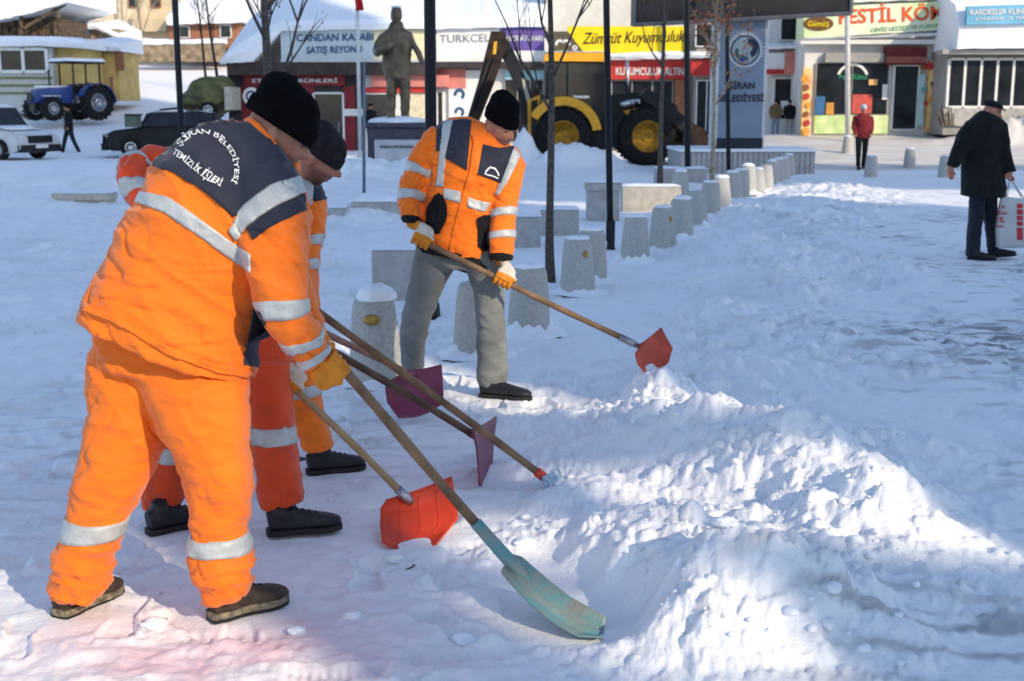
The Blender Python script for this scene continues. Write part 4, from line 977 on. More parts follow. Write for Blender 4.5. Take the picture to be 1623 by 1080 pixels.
tr2 = Tube([(722, 385, 796, 400, Y2, .24), (735, 422, 799, 425, Y2 - .02, .23), (750, 464, 799, 462, Y2 - .05, .21), (755, 515, 801, 512, Y2 - .06, .18), (756, 560, 803, 558, Y2 - .04, .16), (756, 612, 804, 606, Y2 - .03, .15)])
pl2 = Tube([(664, 360, 790, 380, Y2, .26), (661, 395, 797, 410, Y2, .27), (668, 420, 796, 432, Y2, .24)])
t2, ts2 = garment('trousers', [tl2, tr2, pl2], GREYTROUSER, w2, .0085, 6, [((.2, .1, 1), 12, 3, .005, None), ((.6, .1, .7), 8, 2, .007, None)], 25.0)
ts_ = Tube([(660, 385, 776, 405, Y2, .345), (660, 398, 790, 425, Y2, .335), (664, 402, 798, 448, Y2 - .01, .31)])
top = []; low = []
for i in range(6):
    rg = ts_.ring(i * .36, 56); top.append([Vector(p) for p in rg]); c = sum((Vector(p) for p in rg), Vector()) / 56; low.append([c + (Vector(p) - c) * .93 for p in rg])
fixn(mk('sweater_hem', *shell(top, low, True), BLACKCLOTH, w2, True))
boot(w2, P(644, 626, 7.36), (.55, -.8, 0), .29, LEATHER, SOLE, P(656, 600, Y2 + .04), h=.1)
boot(w2, P(765, 629, 7.30), (.93, -.30, 0), .29, LEATHER, SOLE, P(780, 600, Y2 - .03), h=.1)
sh2 = empty('snow_shovel', tuple(G(1035, 590)), 'dull red snow shovel throwing up powder at the far end of the pile', 'shovel', 'snow shovels in use')
a2, b2 = P(664, 381, 7.10), P(990, 538, 7.05)
shovel_handle(sh2, a2, b2, .0165, WOOD); hd = (b2 - a2).normalized()
fixn(mk('socket', *pipe([b2 - hd * .03, b2 + hd * .05, b2 + hd * .10], [.020, .021, .014], 14), METAL, sh2, True))
sg2 = pixgrid([(1015, 547), (1006, 561), (1010, 578), (1022, 591)], [(1048, 521), (1056, 536), (1066, 553), (1060, 575)], [6.98, 6.92, 6.88, 6.84], [7.20, 7.16, 7.12, 7.04], 16, 16, .03, 0)
bl2 = blade('blade', sg2, DRED, sh2, .006); mk('rim', *pipe([Vector(p) for p in sg2[0]], .007, 8), DRED, bl2, True)
glove(w2, a2.lerp(b2, .01), hd, Vector((-.5, -.6, .6)), P(653, 354, 7.19), (GLOVEW, GLOVEY), .0165, big=1.12)
glove(w2, P(797, 446, 7.08), hd, Vector((-.1, -.75, .65)), P(795, 414, 7.15), (GLOVEW, GLOVEY), .0165, big=1.12)

YK = None
# ------------------------------------------------------------------ bollards
CONC = mat('terrazzo', (.46, .45, .42), .85, .10, 45, .35, 90); CONC2 = mat('pale_concrete', (.42, .41, .40), .85, .10, 9, .3, 60); CONCW = mat('warm_concrete', (.50, .45, .38), .85, .1, 9, .3, 60)
BLACKM = mat('black_paint', (.012, .013, .016), .45, .2, 12, .1, 40); GOLD = mat('brass_plate', (.45, .27, .07), .35, .15, 30, .3, 60, metal=.9)
def snow_dome(name, r, h, c, parent, sx=1.0, sy=1.0):
    n = 24; v = []; f = []; rows = [(1.03, -.02), (1.05, .1), (1.0, .45), (.82, .78), (.5, .95), (.02, 1.0)]
    for i, (q, z) in enumerate(rows):
        for k in range(n):
            a = 2 * math.pi * k / n; w = 1 + .05 * math.sin(3 * a + c[0] * 7) + .03 * math.sin(7 * a + c[1] * 5)
            v.append((c[0] + r * q * w * sx * math.cos(a), c[1] + r * q * w * sy * math.sin(a), c[2] + h * z * (1 + .15 * math.sin(2 * a + c[0]))))
    for i in range(len(rows) - 1):
        for k in range(n):
            a = i * n + k; b = i * n + (k + 1) % n; f.append((a, b, b + n, a + n))
    f.append(tuple((len(rows) - 1) * n + k for k in range(n))); f.append(tuple(range(n))[::-1])
    return mk(name, v, f, SNOW, parent, True)
BPROF = [(.165, -.06), (.160, .02), (.150, .18), (.136, .34), (.126, .43), (.118, .465), (.104, .485), (.06, .493), (.01, .494)]
def skirt(name, r, c, parent, h=.07):                              # snow banked against the foot
    n = 40; v = []; f = []; rows = [(1.0, 1.0), (1.08, .8), (1.3, .35), (1.75, .0), (1.9, -.3)]
    for i, (q, z) in enumerate(rows):
        for k in range(n):
            a = 2 * math.pi * k / n; w = 1 + .30 * math.sin(3 * a + c[0] * 9) + .25 * math.sin(5 * a + c[1] * 7) + .25 * math.sin(11 * a + c[0] * 5)
            v.append((c[0] + r * q * math.cos(a), c[1] + r * q * math.sin(a), c[2] + h * z * max(.1, w)))
    for i in range(len(rows) - 1):
        for k in range(n):
            a = i * n + k; b = i * n + (k + 1) % n; f.append((a, a + n, b + n, b))
    return mk(name, v, f, SNOW, parent, True)
bmesh_ = mesh('bollard_body', *lathe(BPROF, 32)); bmesh_.polygons.foreach_set('use_smooth', [True] * len(bmesh_.polygons)); bmesh_.materials.append(CONC)
ROW = [(598, 603), (755, 560), (838, 528), (916, 463), (936, 445), (1006, 416), (1050, 398), (1080, 380), (1103, 364), (1124, 350), (1143, 340), (1160, 330), (1173, 324), (1184, 319), (1200, 313), (1213, 305), (1223, 298), (1232, 291), (1241, 284), (1249, 278)]
FAR = [(1342, 259), (1380, 281), (1441, 268), (1497, 281), (1020, 259), (1078, 322)]
for k, (px, py) in enumerate(ROW + FAR):
    g = G(px, py); z = hz(g.x, g.y) if k else 0.0; far = k >= len(ROW)
    ORD = 'brass first second third fourth fifth sixth seventh eighth ninth tenth eleventh twelfth thirteenth fourteenth fifteenth sixteenth seventeenth eighteenth nineteenth twentieth'.split()
    lab = ('grey stone bollard, %s in the row counting from the brass plated one' % ORD[k]) if not far else ('grey stone bollard by the road, %s counting from the pale metal pole' % ORD[1 + (k - len(ROW)) % 4] if px > 1300 else 'small stone bollard standing in front of the loader wheel' if px == 1020 else 'short stone bollard beside the bare sapling')
    if k == 0: lab = 'stone bollard with brass plate and thick snow cap'
    b_ = empty('bollard', (g.x, g.y, z), lab, 'bollard', 'stone bollards')
    s_ = 1.0 if k else 1.04
    bo = bpy.data.objects.new('body', bmesh_); COL.objects.link(bo); bo.parent = b_; bo.scale = (s_, s_, s_); bo.rotation_euler = (R((k * 37) % 7 - 3) * .6, R((k * 53) % 7 - 3) * .6, k)
    if k % 7 != 1 or far: snow_dome('snow_cap', .10 if k else .115, (.03, .045, .035)[k % 3] if k else .085, (g.x, g.y, z + .482 * s_), b_)
    if g.y < 26: skirt('snow_skirt', .15, (g.x, g.y, z + .01), b_, .03 + .02 * (k % 3))
    if k in (0, 3, 6):
        dx = (-.012, 0, 0, .06, 0, 0, .07)[k]; y_ = g.y - .139 if k == 0 else g.y - .125
        pl = lathe([(.050, 0), (.050, .008), (.042, .014), (.002, .015)], 24); sc_ = (1.0, .62) if k == 0 else (.45, .6)
        pv = [(g.x + dx + p[0] * sc_[0], y_ + .012 - p[2] - .004 * (p[1] < 0) + .15 * (.0 if k == 0 else .012), z + (.395 if k == 0 else .36) + p[1] * sc_[1]) for p in pl[0]]
        fixn(mk('plate', pv, pl[1], GOLD, b_, True))

# ------------------------------------------------------------------ concrete blocks and benches
def block(px0, yt, px1, yb, depth, m, label, cap=.05, name='stone_bench', slab=False):
    g0 = G(px0, yb); Y = g0.y; a = P(px0, yb, Y); b = P(px1, yt, Y)
    o_ = empty(name, ((a.x + b.x) / 2, Y, 0), label, 'bench' if 'bench' in name else 'planter', 'stone blocks round the square')
    if slab: 
        box('foot', a.x + .03, b.x - .03, Y + .03, Y + depth - .03, -.1, b.z - .12, m, o_, .01); box('seat', a.x, b.x, Y, Y + depth, b.z - .12, b.z, m, o_, .015)
    else: box('body', a.x, b.x, Y, Y + depth, -.1, b.z, m, o_, .015)
    if cap:
        nx, ny = 14, 8; v = []; f = []
        for j in range(ny + 1):
            for i in range(nx + 1):
                u, w = i / nx, j / ny; e = min(u, 1 - u, w * .7, (1 - w) * .7); hgt = cap * (1 - math.exp(-e * 14)) * (1 + .3 * math.sin(9 * u + a.x * 5) * math.cos(6 * w))
                v.append((a.x - .01 + (b.x - a.x + .02) * u, Y - .01 + (depth + .02) * w, b.z + .001 + hgt))
        for j in range(ny):
            for i in range(nx):
                q = j * (nx + 1) + i; f.append((q, q + 1, q + nx + 2, q + nx + 1))
        mk('snow_cap', v, f, SNOW, o_, True)
    return o_
block(82, 307, 172, 328, .5, CONCW, 'low stone bench half buried in snow behind the red sleeve', .015, slab=True)
block(557, 320, 634, 352, .6, CONC2, 'stone bench with thick white snow on top beside the orange sleeve', .09)
block(514, 330, 546, 356, .4, CONC2, 'small stone block beside the grey capped worker', .02)
block(590, 397, 657, 476, .45, CONC2, 'square stone block behind the worker in grey trousers', .01)
block(796, 344, 857, 393, .5, CONC2, 'stone block behind the nearest sapling trunk', .03)
block(857, 333, 918, 374, .5, CONC, 'stone block with dark worn end beside the nearest sapling', .03)
block(928, 290, 986, 351, .5, CONC2, 'square stone planter left of the black lamp post', .04, 'stone_planter', True)
block(986, 296, 1080, 337, .4, CONCW, 'sunlit stone bench right of the black lamp post', .03)
block(1084, 268, 1122, 297, .5, CONC2, 'stone block between two saplings', .04)
block(1040, 268, 1082, 300, .5, CONC2, 'stone block behind the sunlit bench', .04)
# ribbed planter wall round the sign
pw = empty('planter_wall', tuple(G(1185, 276)), 'long ribbed pale planter wall topped with snow round the totem sign', 'planter')
gY = G(1185, 276).y; xa, xb = P(1078, 276, gY).x, P(1291, 276, gY).x; zt = P(1185, 241, gY).z
box('body', xa, xb, gY, gY + 2.6, -.1, zt, CONC2, pw, .02)
n_ = 26
st0 = None
for i in range(n_):
    x = xa + (xb - xa) * (i + .5) / n_; w = (xb - xa) / n_ * .42
    if st0 is None: st0 = mk('rib', *boxvf(-w, w, -.03, .0, 0, zt - .03), CONC2, pw); st0.matrix_parent_inverse = Matrix(); st0.location = (x - pw.location.x, gY - .002 - pw.location.y, 0)
    else:
        c = st0.copy(); COL.objects.link(c); c.location = (x - pw.location.x, gY - .002 - pw.location.y, 0)
mk('snow_cap', *[(v, f) for v, f in [boxvf(xa - .03, xb + .03, gY - .05, gY + 2.6, zt + .002, zt + .07)]][0], SNOW, pw)
# ------------------------------------------------------------------ lamp posts, poles
def pole(name, px_t, px_b, pyb, r, label, cat, m=BLACKM, top=7.0, plate=True, head_=True, boxat=None, group=None, z0=None, Y=None):
    g = G(px_b, pyb) if Y is None else Vector((P(px_b, pyb, Y).x, Y, P(px_b, pyb, Y).z)); z = hz(g.x, g.y) - .05 if Y is None else g.z
    t0 = P(px_t, 0, g.y); dx = (t0.x - g.x) / (t0.z - z); lean = dx * (top)
    o_ = empty(name, (g.x, g.y, z), label, cat, group)
    mk('shaft', *pipe([(g.x, g.y, z), (g.x + lean * .5, g.y, z + top / 2), (g.x + lean, g.y, z + top)], [r, r * .96, r * .85], 20), m, o_, True)
    if plate: mk('base', *lathe([(r * 2.0, 0), (r * 2.0, .03), (r * 1.35, .05), (r * 1.2, .14), (r * 1.02, .16)], 20, (g.x, g.y, z)), m, o_, True)
    if head_:
        X = g.x + lean; Z = z + top
        mk('arm', *pipe([(X, g.y, Z - .05), (X + .25, g.y, Z + .25), (X + .8, g.y, Z + .3)], .035, 10), m, o_, True); mk('lamp_head', *merge([boxvf(X + .6, X + 1.25, g.y - .12, g.y + .12, Z + .22, Z + .30)]), m, o_)
    if boxat: 
        q = P(px_b, boxat, g.y); box('hatch', q.x - r * 1.5, q.x + r * 1.25, g.y - r * 1.35, g.y, q.z - .12, q.z + .12, m, o_, .01)
    return o_
pole('lamp_post', 681, 686, 500, .046, 'thick black lamp post behind the worker in grey trousers', 'lamp post', group='black lamp posts')
pole('lamp_post', 961, 968, 396, .038, 'black lamp post with small hatch beside the square stone planter', 'lamp post', boxat=366, group='black lamp posts')
pole('lamp_post', 277, 294, 330, .052, 'black lamp post rising behind the red sleeve and parked cars', 'lamp post', group='black lamp posts')
pole('lamp_post', 1088, 1090, 296, .060, 'black lamp post in front of the loader bucket', 'lamp post', group='black lamp posts')
pole('lamp_post', 1152, 1155, 279, .052, 'black lamp post standing in front of the totem sign', 'lamp post', group='black lamp posts')
WHITEM = mat('white_paint', (.62, .60, .58), .5, .08, 12); GREYM = mat('grey_blue_paint', (.12, .17, .24), .5, .1, 12)
pole('utility_pole', 1343, 1344, 238, .085, 'pale metal pole in front of the sweet shop window', 'pole', WHITEM, 8.5, True, False, Y=40.2)
fp = pole('flag_pole', 566, 571, 250, .045, 'white flag pole with a hanging red flag beside the statue', 'flag pole', WHITEM, 5.0, True, False, Y=30.5)
q = P(567, 4, 30.5); fv = []; ff = []
for j in range(10):
    for i in range(6):
        fv.append((q.x - .05 + i * .035 + .01 * math.sin(j), 30.5 - .06 + .05 * math.sin(i * 2.1 + j * .3), q.z + .35 - j * .06))
for j in range(9):
    for i in range(5): ff.append((j * 6 + i, j * 6 + i + 1, j * 6 + i + 7, j * 6 + i + 6))
fo = mk('flag', fv, ff, mat('flag_red', (.55, .02, .02), .8), fp, True); fo.modifiers.new('t', 'SOLIDIFY').thickness = .006
pole('tree_stake', 577, 577, 311, .030, 'thin dark stake standing in the snow left of the statue', 'stake', GREYM, 2.4, False, False)

# ------------------------------------------------------------------ bare trees
BARK = mat('bark', (.10, .085, .075), .9, .3, 30, .6, 60); BARKP = mat('pale_bark', (.40, .33, .24), .9, .25, 20, .4, 60); BARKD = mat('dark_bark', (.045, .038, .034), .9, .3, 30, .5, 60)
def tree(px_b, pyb, r, H, label, m=BARK, fork=2.2, seed=1, n=9, spread=.7, leaves=0, lm=None, lean=0.0, Y=None, leafr=(.4, .9), name='bare_tree'):
    rg = random.Random(seed); g = G(px_b, pyb) if Y is None else P(px_b, pyb, Y); z = hz(g.x, g.y) - .05 if Y is None else g.z
    o_ = empty(name, (g.x, g.y, z), label, 'tree', 'bare winter trees'); pts = []; rad = []
    for i in range(13):
        t = i / 12; pts.append(Vector((g.x + lean * t + .012 * math.sin(t * 9 + seed) * (1 if i else 0), g.y + .01 * math.cos(t * 7 + seed), z + H * t))); rad.append(r * (1.25 - .25 * min(1, t * 8)) * (1 - .72 * t))
    mk('trunk', *pipe(pts, rad, 14), m, o_, True)
    limbs = []; tips = []
    def grow(p, d, L, rr, depth):
        pp = [p]; q = p
        for i in range(4):
            d = (d + Vector((rg.uniform(-.22, .22), rg.uniform(-.22, .22), rg.uniform(-.02, .18)))).normalized(); q = q + d * L / 4; pp.append(q); tips.append(q)
        limbs.append(pipe(pp, [rr * (1 - .18 * i) for i in range(5)], 6))
        if depth > 0:
            for j in range(3): 
                k = rg.choice((1, 2, 3)); grow(pp[k], (d + Vector((rg.uniform(-.8, .8), rg.uniform(-.8, .8), rg.uniform(-.1, .5)))).normalized(), L * .6, rr * .5, depth - 1)
    for i in range(n):
        t = fork / H + (1 - fork / H) * (i + .3) / n; k = t * 12; j = min(int(k), 11); p = pts[j].lerp(pts[j + 1], k - j); a = i * 2.4 + seed
        grow(p, Vector((math.cos(a) * spread, math.sin(a) * spread, .75)).normalized(), (H - fork) * .42 * (1.15 - .5 * i / n), max(.004, rad[j] * .5), 2)
    mk('crown', *merge(limbs), m, o_, True)
    if leaves:
        lv = []; lf = []
        for i in range(leaves):
            p = rg.choice(tips) + Vector((rg.gauss(0, .05), rg.gauss(0, .05), rg.gauss(0, .05))); s_ = rg.uniform(.03, .075); a = Vector((rg.gauss(0, 1), rg.gauss(0, 1), rg.gauss(0, 1))).normalized(); b = a.orthogonal().normalized(); c = a.cross(b); k = len(lv)
            lv += [p - b * s_, p + c * s_ * .5 + a * .01, p + b * s_, p - c * s_ * .5 + a * .01]; lf.append((k, k + 1, k + 2, k + 3))
        mk('leaves', lv, lf, lm, o_)['kind'] = 'stuff'
    return o_
tree(873, 446, .042, 4.2, 'bare sapling trunk between the stone bollards', fork=1.55, seed=4, n=9, spread=.55, lean=-.03)
tree(1046, 302, .055, 5.2, 'bare sapling in front of the loader front wheel', fork=2.3, seed=9, n=8, spread=.6, leaves=60, lm=mat('dry_leaf', (.07, .04, .025), .8, .3))
tree(1128, 292, .05, 4.4, 'pale barked sapling with withered reddish leaves before the totem sign', BARKP, 1.5, 6, 11, .40, 620, mat('reddish_leaf', (.50, .17, .07), .8, .35))
tree(432, 330, .10, 5.5, 'thick trunked bare tree rising behind the black knit cap', fork=1.7, seed=12, n=9, spread=.8, leaves=70, lm=mat('dry_leaf2', (.12, .05, .02), .8, .3))
tree(333, 182, .06, 5.0, 'dark sapling by the tarpaulin covered trailer', BARKD, 2.6, 15, 7, .6, lean=-.35, Y=46)
tree(352, 182, .07, 5.0, 'second dark sapling by the trailer, leaning to the shops', BARKD, 2.4, 18, 8, .6, lean=-.5, Y=47)
tree(190, 118, .16, 9.0, 'tall pale poplar trunk beside the yellow shed', BARKP, 3.0, 21, 9, .4, Y=72)
for k, (px, py, Y, sd) in enumerate(((225, 95, 84, 31), (250, 92, 90, 32), (300, 92, 92, 33), (120, 75, 88, 34))): tree(px, py, .10, 7, 'leafless scrubby tree on the sunlit slope ' + ('at the corner of the tall cream house', 'above the left end of the stone wall', 'before the red brown house', 'behind the timber barn')[k], BARKP, 1.2, sd, 8, .8, Y=Y)
tree(455, 60, .09, 6, 'leafless tree above the snowy shop roof', BARK, 1.2, 41, 8, .7, Y=60)

# ------------------------------------------------------------------ statue and pedestal
ped = empty('pedestal', (P(632, 270, 31).x, 31, 0), 'low pedestal with dark frame and white inscribed panel under snow', 'pedestal')
PY = 31.0
pa, pb = P(583, 260, PY), P(676, 203, PY)
box('body', pa.x, pb.x, PY, PY + 1.2, -.1, pb.z, mat('dark_stone', (.06, .06, .085), .5, .2, 6), ped, .02)
box('cornice', pa.x - .06, pb.x + .06, PY - .06, PY + 1.26, pb.z + .002, pb.z + .12, MATS['dark_stone'], ped, .02)
pnl = rbox('panel', 594, 222, 666, 262, PY - .03, .03, mat('panel_stone', (.52, .53, .56), .6, .08, 4), ped)
sign_text('lettering', 'NE MUTLU TÜRKÜM DİYENE', 602, 655, 235, 4.5, PY - .03, mat('dark_letter', (.03, .03, .04), .6), pnl)
snow_dome('snow_cap', 1, .14, ((pa.x + pb.x) / 2, PY + .6, pb.z + .12), ped, (pb.x - pa.x) / 2, .6)
st = empty('statue', (P(632, 200, 31.6).x, 31.6, pb.z + .12), 'dark bronze statue of a standing man in a suit with one arm bent', 'statue')
BRONZE = mat('bronze', (.17, .13, .085), .5, .25, 4, .3, 20, metal=.35)
SYY = 31.6
st_t = Tube([(611, 125, 650, 125, SYY, .5), (606, 105, 652, 105, SYY, .52), (605, 80, 652, 80, SYY, .54), (603, 62, 655, 62, SYY, .56), (608, 52, 652, 52, SYY, .5), (615, 46, 642, 46, SYY, .34), (618, 36, 638, 36, SYY, .30)])
st_l = Tube([(611, 118, 631, 118, SYY, .4), (612, 150, 628, 150, SYY, .32), (613, 180, 627, 180, SYY, .27), (611, 199, 628, 199, SYY - .03, .42)])
st_r = Tube([(630, 118, 650, 118, SYY, .4), (634, 150, 650, 150, SYY, .32), (635, 180, 649, 180, SYY, .27), (634, 199, 651, 199, SYY - .03, .42)])
st_a = Tube([(602, 55, 614, 66, SYY, .3), (593, 68, 608, 75, SYY - .1, .3), (591, 78, 606, 86, SYY - .25, .28), (600, 74, 606, 86, SYY - .45, .25), (614, 66, 618, 78, SYY - .5, .22), (624, 64, 627, 72, SYY - .45, .18)])
st_b = Tube([(640, 54, 656, 62, SYY, .3), (650, 68, 662, 72, SYY, .28), (658, 84, 669, 86, SYY - .05, .25), (664, 96, 673, 98, SYY - .1, .2), (667, 102, 674, 103, SYY - .12, .14)])
cvx = np.array(head_shape(40)[0]) * 1.95; hc = P(628, 25, SYY - .03)
hsh = ([(p[0] + hc.x, -p[1] + hc.y, p[2] + hc.z) for p in cvx], head_shape(40)[1])
lap = Tube([(620, 60, 632, 60, SYY - .26, .08), (622, 80, 630, 80, SYY - .28, .06), (625, 98, 628, 98, SYY - .27, .05)])
sme = remesh([t.vf(4, 24) for t in (st_t, st_l, st_r, st_a, st_b, lap)] + [hsh], .03, 2); folds(sme, [((.3, .2, 1), 4, 1, .02, None)], 3)
link('figure', sme, BRONZE, st, True)
snow_dome('snow_cap', .13, .05, (hc.x, hc.y + .02, hc.z + .19), st); q = P(614, 54, SYY); snow_dome('snow_cap', .14, .05, (q.x, SYY - .02, q.z - .02), st)

# ------------------------------------------------------------------ totem sign of the municipality with screen
tt = empty('totem_sign', (P(1176, 235, 31.3).x, 31.3, 0), 'tall grey blue totem with emblem and lettering under a wide dark screen', 'sign')
TY = 31.2; TG = mat('totem_panel', (.20, .25, .32), .5, .05, 2); TW = mat('totem_edge', (.62, .63, .62), .5, .05, 2); DK = mat('dark_letter', (.03, .03, .04), .6)
z_ = lambda py, Y=TY: P(0, py, Y).z
a_, b_ = P(1137, 235, TY), P(1214, 30, TY)
box('panel', a_.x, b_.x, TY, TY + .5, z_(219), z_(31), TG, tt); box('edge', b_.x, P(1219, 0, TY).x, TY + .02, TY + .52, z_(232), z_(31), TW, tt); box('edge', P(1134, 0, TY).x, a_.x - .002, TY + .02, TY + .5, z_(232), z_(31), TW, tt)
box('plinth', a_.x - .02, b_.x + .02, TY - .02, TY + .54, -.1, z_(219), mat('plinth_dark', (.02, .025, .04), .6), tt)
sign_text('lettering', 'ŞİRAN', 1153, 1196, 141, 11, TY, DK, tt, .02); sign_text('lettering', 'BELEDİYESİ', 1139, 1211, 161, 11, TY, DK, tt, .02)
def disc(name, px, py, r0, r1, Y, m, parent, proud, seg=40, a0=0, a1=360, dx=0):
    c = P(px, py, Y); k = PXM(Y); v = []; f = []
    for i in range(seg + 1):
        a = R(a0 + (a1 - a0) * i / seg)
        for rr in (r0, r1): v.append((c.x + rr * k * math.cos(a), Y - proud, c.z + rr * k * math.sin(a)))
    for i in range(seg): f.append((2 * i, 2 * i + 1, 2 * i + 3, 2 * i + 2))
    n = len(v); v += [(p[0], Y, p[2]) for p in v]
    for i in range(seg): f.append((2 * i + 1 + n, 2 * i + n, 2 * i + 2 + n, 2 * i + 3 + n)); f.append((2 * i + 1, 2 * i + 1 + n, 2 * i + 3 + n, 2 * i + 3)); f.append((2 * i + n, 2 * i, 2 * i + 2, 2 * i + 2 + n))
    return fixn(mk(name, v, f, m, parent))
em = disc('emblem', 1181, 80, 0, 20.5, TY, mat('emblem_pale', (.38, .44, .47), .5), tt, .01)
disc('ring', 1181, 80, 24.5, 26, TY, WHITEINK, em, .012); disc('ring', 1181, 80, 20.5, 22, TY, mat('emblem_dark', (.02, .03, .06), .5), em, .014)
em2 = disc('hill', 1186, 77, 6, 15, TY, MATS['emblem_dark'], em, .016, 30, -70, 95); disc('hill', 1173, 84, 3, 9, TY, mat('emblem_green', (.04, .10, .07), .5), em, .018, 24, 120, 330); disc('water', 1178, 90, 2, 8, TY, mat('emblem_blue', (.03, .08, .22), .5), em, .02, 24, 180, 360)
for i in range(22):                                                 # small letters round the emblem rim
    a = R(200 - i * 220 / 21); c = P(1181 + 28.5 * math.cos(a), 80 - 28.5 * math.sin(a), TY); k = PXM(TY) * 1.3
    v, f = boxvf(-k * .6, k * .6, TY - .012, TY, -k, k); ca, sa = math.cos(a - math.pi / 2), math.sin(a - math.pi / 2)
    mk('letter_mark', [(c.x + p[0] * ca - p[2] * sa, p[1], c.z + p[0] * sa + p[2] * ca) for p in v], f, WHITEINK, em)
SCR = mat('screen_dark', (.012, .013, .017), .5, .3, 1.2); SFR = mat('screen_frame', (.14, .14, .15), .5)
sx0, sx1 = P(1003, 0, TY).x, P(1345, 0, TY).x
bmd = mk('screen', [(sx0, TY - .25, z_(40)), (sx1, TY - .25, z_(22)), (sx1, TY + .5, z_(22)), (sx0, TY + .5, z_(40)), (sx0, TY - .25, z_(-70)), (sx1, TY - .25, z_(-70)), (sx1, TY + .5, z_(-70)), (sx0, TY + .5, z_(-70))], boxvf(0, 1, 0, 1, 0, 1)[1], SCR, tt)
mk('frame', *merge([pipe([(sx0, TY - .27, z_(41)), (sx1, TY - .27, z_(23))], .05, 6), pipe([(sx1, TY - .27, z_(23)), (sx1, TY - .27, z_(-70))], .05, 6), pipe([(sx0, TY - .27, z_(41)), (sx0, TY - .27, z_(-70))], .05, 6)]), SFR, bmd)
# ------------------------------------------------------------------ shops and houses
GLASS = mat('dark_glass', (.018, .021, .025), .1, .3, 2, spec=.35); WFRAME = mat('white_frame', (.70, .70, .68), .5, .05, 6); CREAM = mat('cream_wall', (.62, .50, .33), .85, .08, 1.5, .2, 10)
WHITEW = mat('white_wall', (.68, .66, .62), .85, .06, 2, .15, 10); GREYW = mat('grey_wall', (.34, .33, .31), .85, .1, 2, .2, 12); DREDW = mat('dark_red_panel', (.20, .015, .022), .6, .15, 3); DARKW = mat('dark_wall', (.05, .042, .045), .8, .2, 3)
REDF = mat('red_fascia', (.50, .035, .03), .6, .1, 3); BRICK = mat('brick', (.34, .15, .08), .85, .15, 8, .3, 20); YELL = mat('yellow_sign', (.85, .62, .01), .5, .05, 2); PURP = mat('purple_sign', (.13, .085, .33), .5, .06, 2)
PALE = mat('pale_sign', (.52, .60, .62), .5, .05, 1); WSIGN = mat('white_sign', (.75, .74, .71), .5, .04, 1); NAVYL = mat('navy_letter', (.02, .07, .17), .5); GREYL = mat('grey_letter', (.22, .21, .26), .5); REDL = mat('orange_red_letter', (.75, .10, .02), .5); BLKL = mat('black_letter', (.015, .012, .01), .5); GREENL = mat('green_letter', (.03, .30, .16), .5)
TIMB = mat('old_timber', (.12, .085, .055), .9, .35, 5, .5, 20); STONE = mat('stone_wall', (.30, .23, .15), .9, .3, 2.5, .6, 5); SHED = mat('yellow_shed', (.62, .44, .15), .8, .1, 2); ICE = mat('gutter', (.55, .56, .57), .5, .1, 6)
POSTER = mat('food_poster', (.80, .62, .25), .6, .1, 3.2, col2=(.72, .28, .10)); POSTG = mat('green_poster', (.72, .74, .42), .6, .1, 2.5, col2=(.35, .55, .20)); PEST = mat('sweet_shop_sign', (.80, .78, .62), .5, .05, 1.2, col2=(.55, .68, .32))
def bld(name, label, px, Y, z=0.0, cat='building'): return empty(name, (P(px, 167, Y).x, Y, z), label, cat, 'buildings round the square')
def window(px0, py0, px1, py1, Y, parent, nx=2, ny=1, fr=None, fw=1.6, proud=.10, name='window', gl=None):
    """frame and panes standing proud of the wall at Y"""
    k = PXM(Y); a = P(px0, py1, Y); b = P(px1, py0, Y); w = fw * k; bars = []
    w_ = box(name, a.x, b.x, Y - proud * .4, Y + .02, a.z, b.z, mat('reveal', (.03, .03, .032), .8), parent)
    xs = [a.x + (b.x - a.x) * i / nx for i in range(nx + 1)]; zs = [a.z + (b.z - a.z) * i / ny for i in range(ny + 1)]
    bars += [boxvf(x - w / 2, x + w / 2, Y - proud, Y, a.z, b.z) for x in xs]
    bars += [boxvf(xs[i] + w / 2, xs[i + 1] - w / 2, Y - proud + .006, Y, z - w / 2, z + w / 2) for z in zs for i in range(nx)]
    mk('frame', *merge(bars), fr or WFRAME, w_)
    for i in range(nx):
        for j in range(ny): box('pane', xs[i] + w / 2, xs[i + 1] - w / 2, Y - proud * .7, Y - proud * .55, zs[j] + w / 2, zs[j + 1] - w / 2, gl or GLASS, w_)
    return w_
def door(px0, py0, px1, py1, Y, parent, fr=None, gl=None):
    d = window(px0, py0, px1, py1, Y, parent, 1, 1, fr, 3.0, .12, 'door', gl); q = P(px1 - 6, (py0 + py1) / 2 + 8, Y); mk('handle', *pipe([(q.x, Y - .17, q.z - .18), (q.x, Y - .17, q.z + .18)], .018, 6), MATS['grey_metal'], d); return d
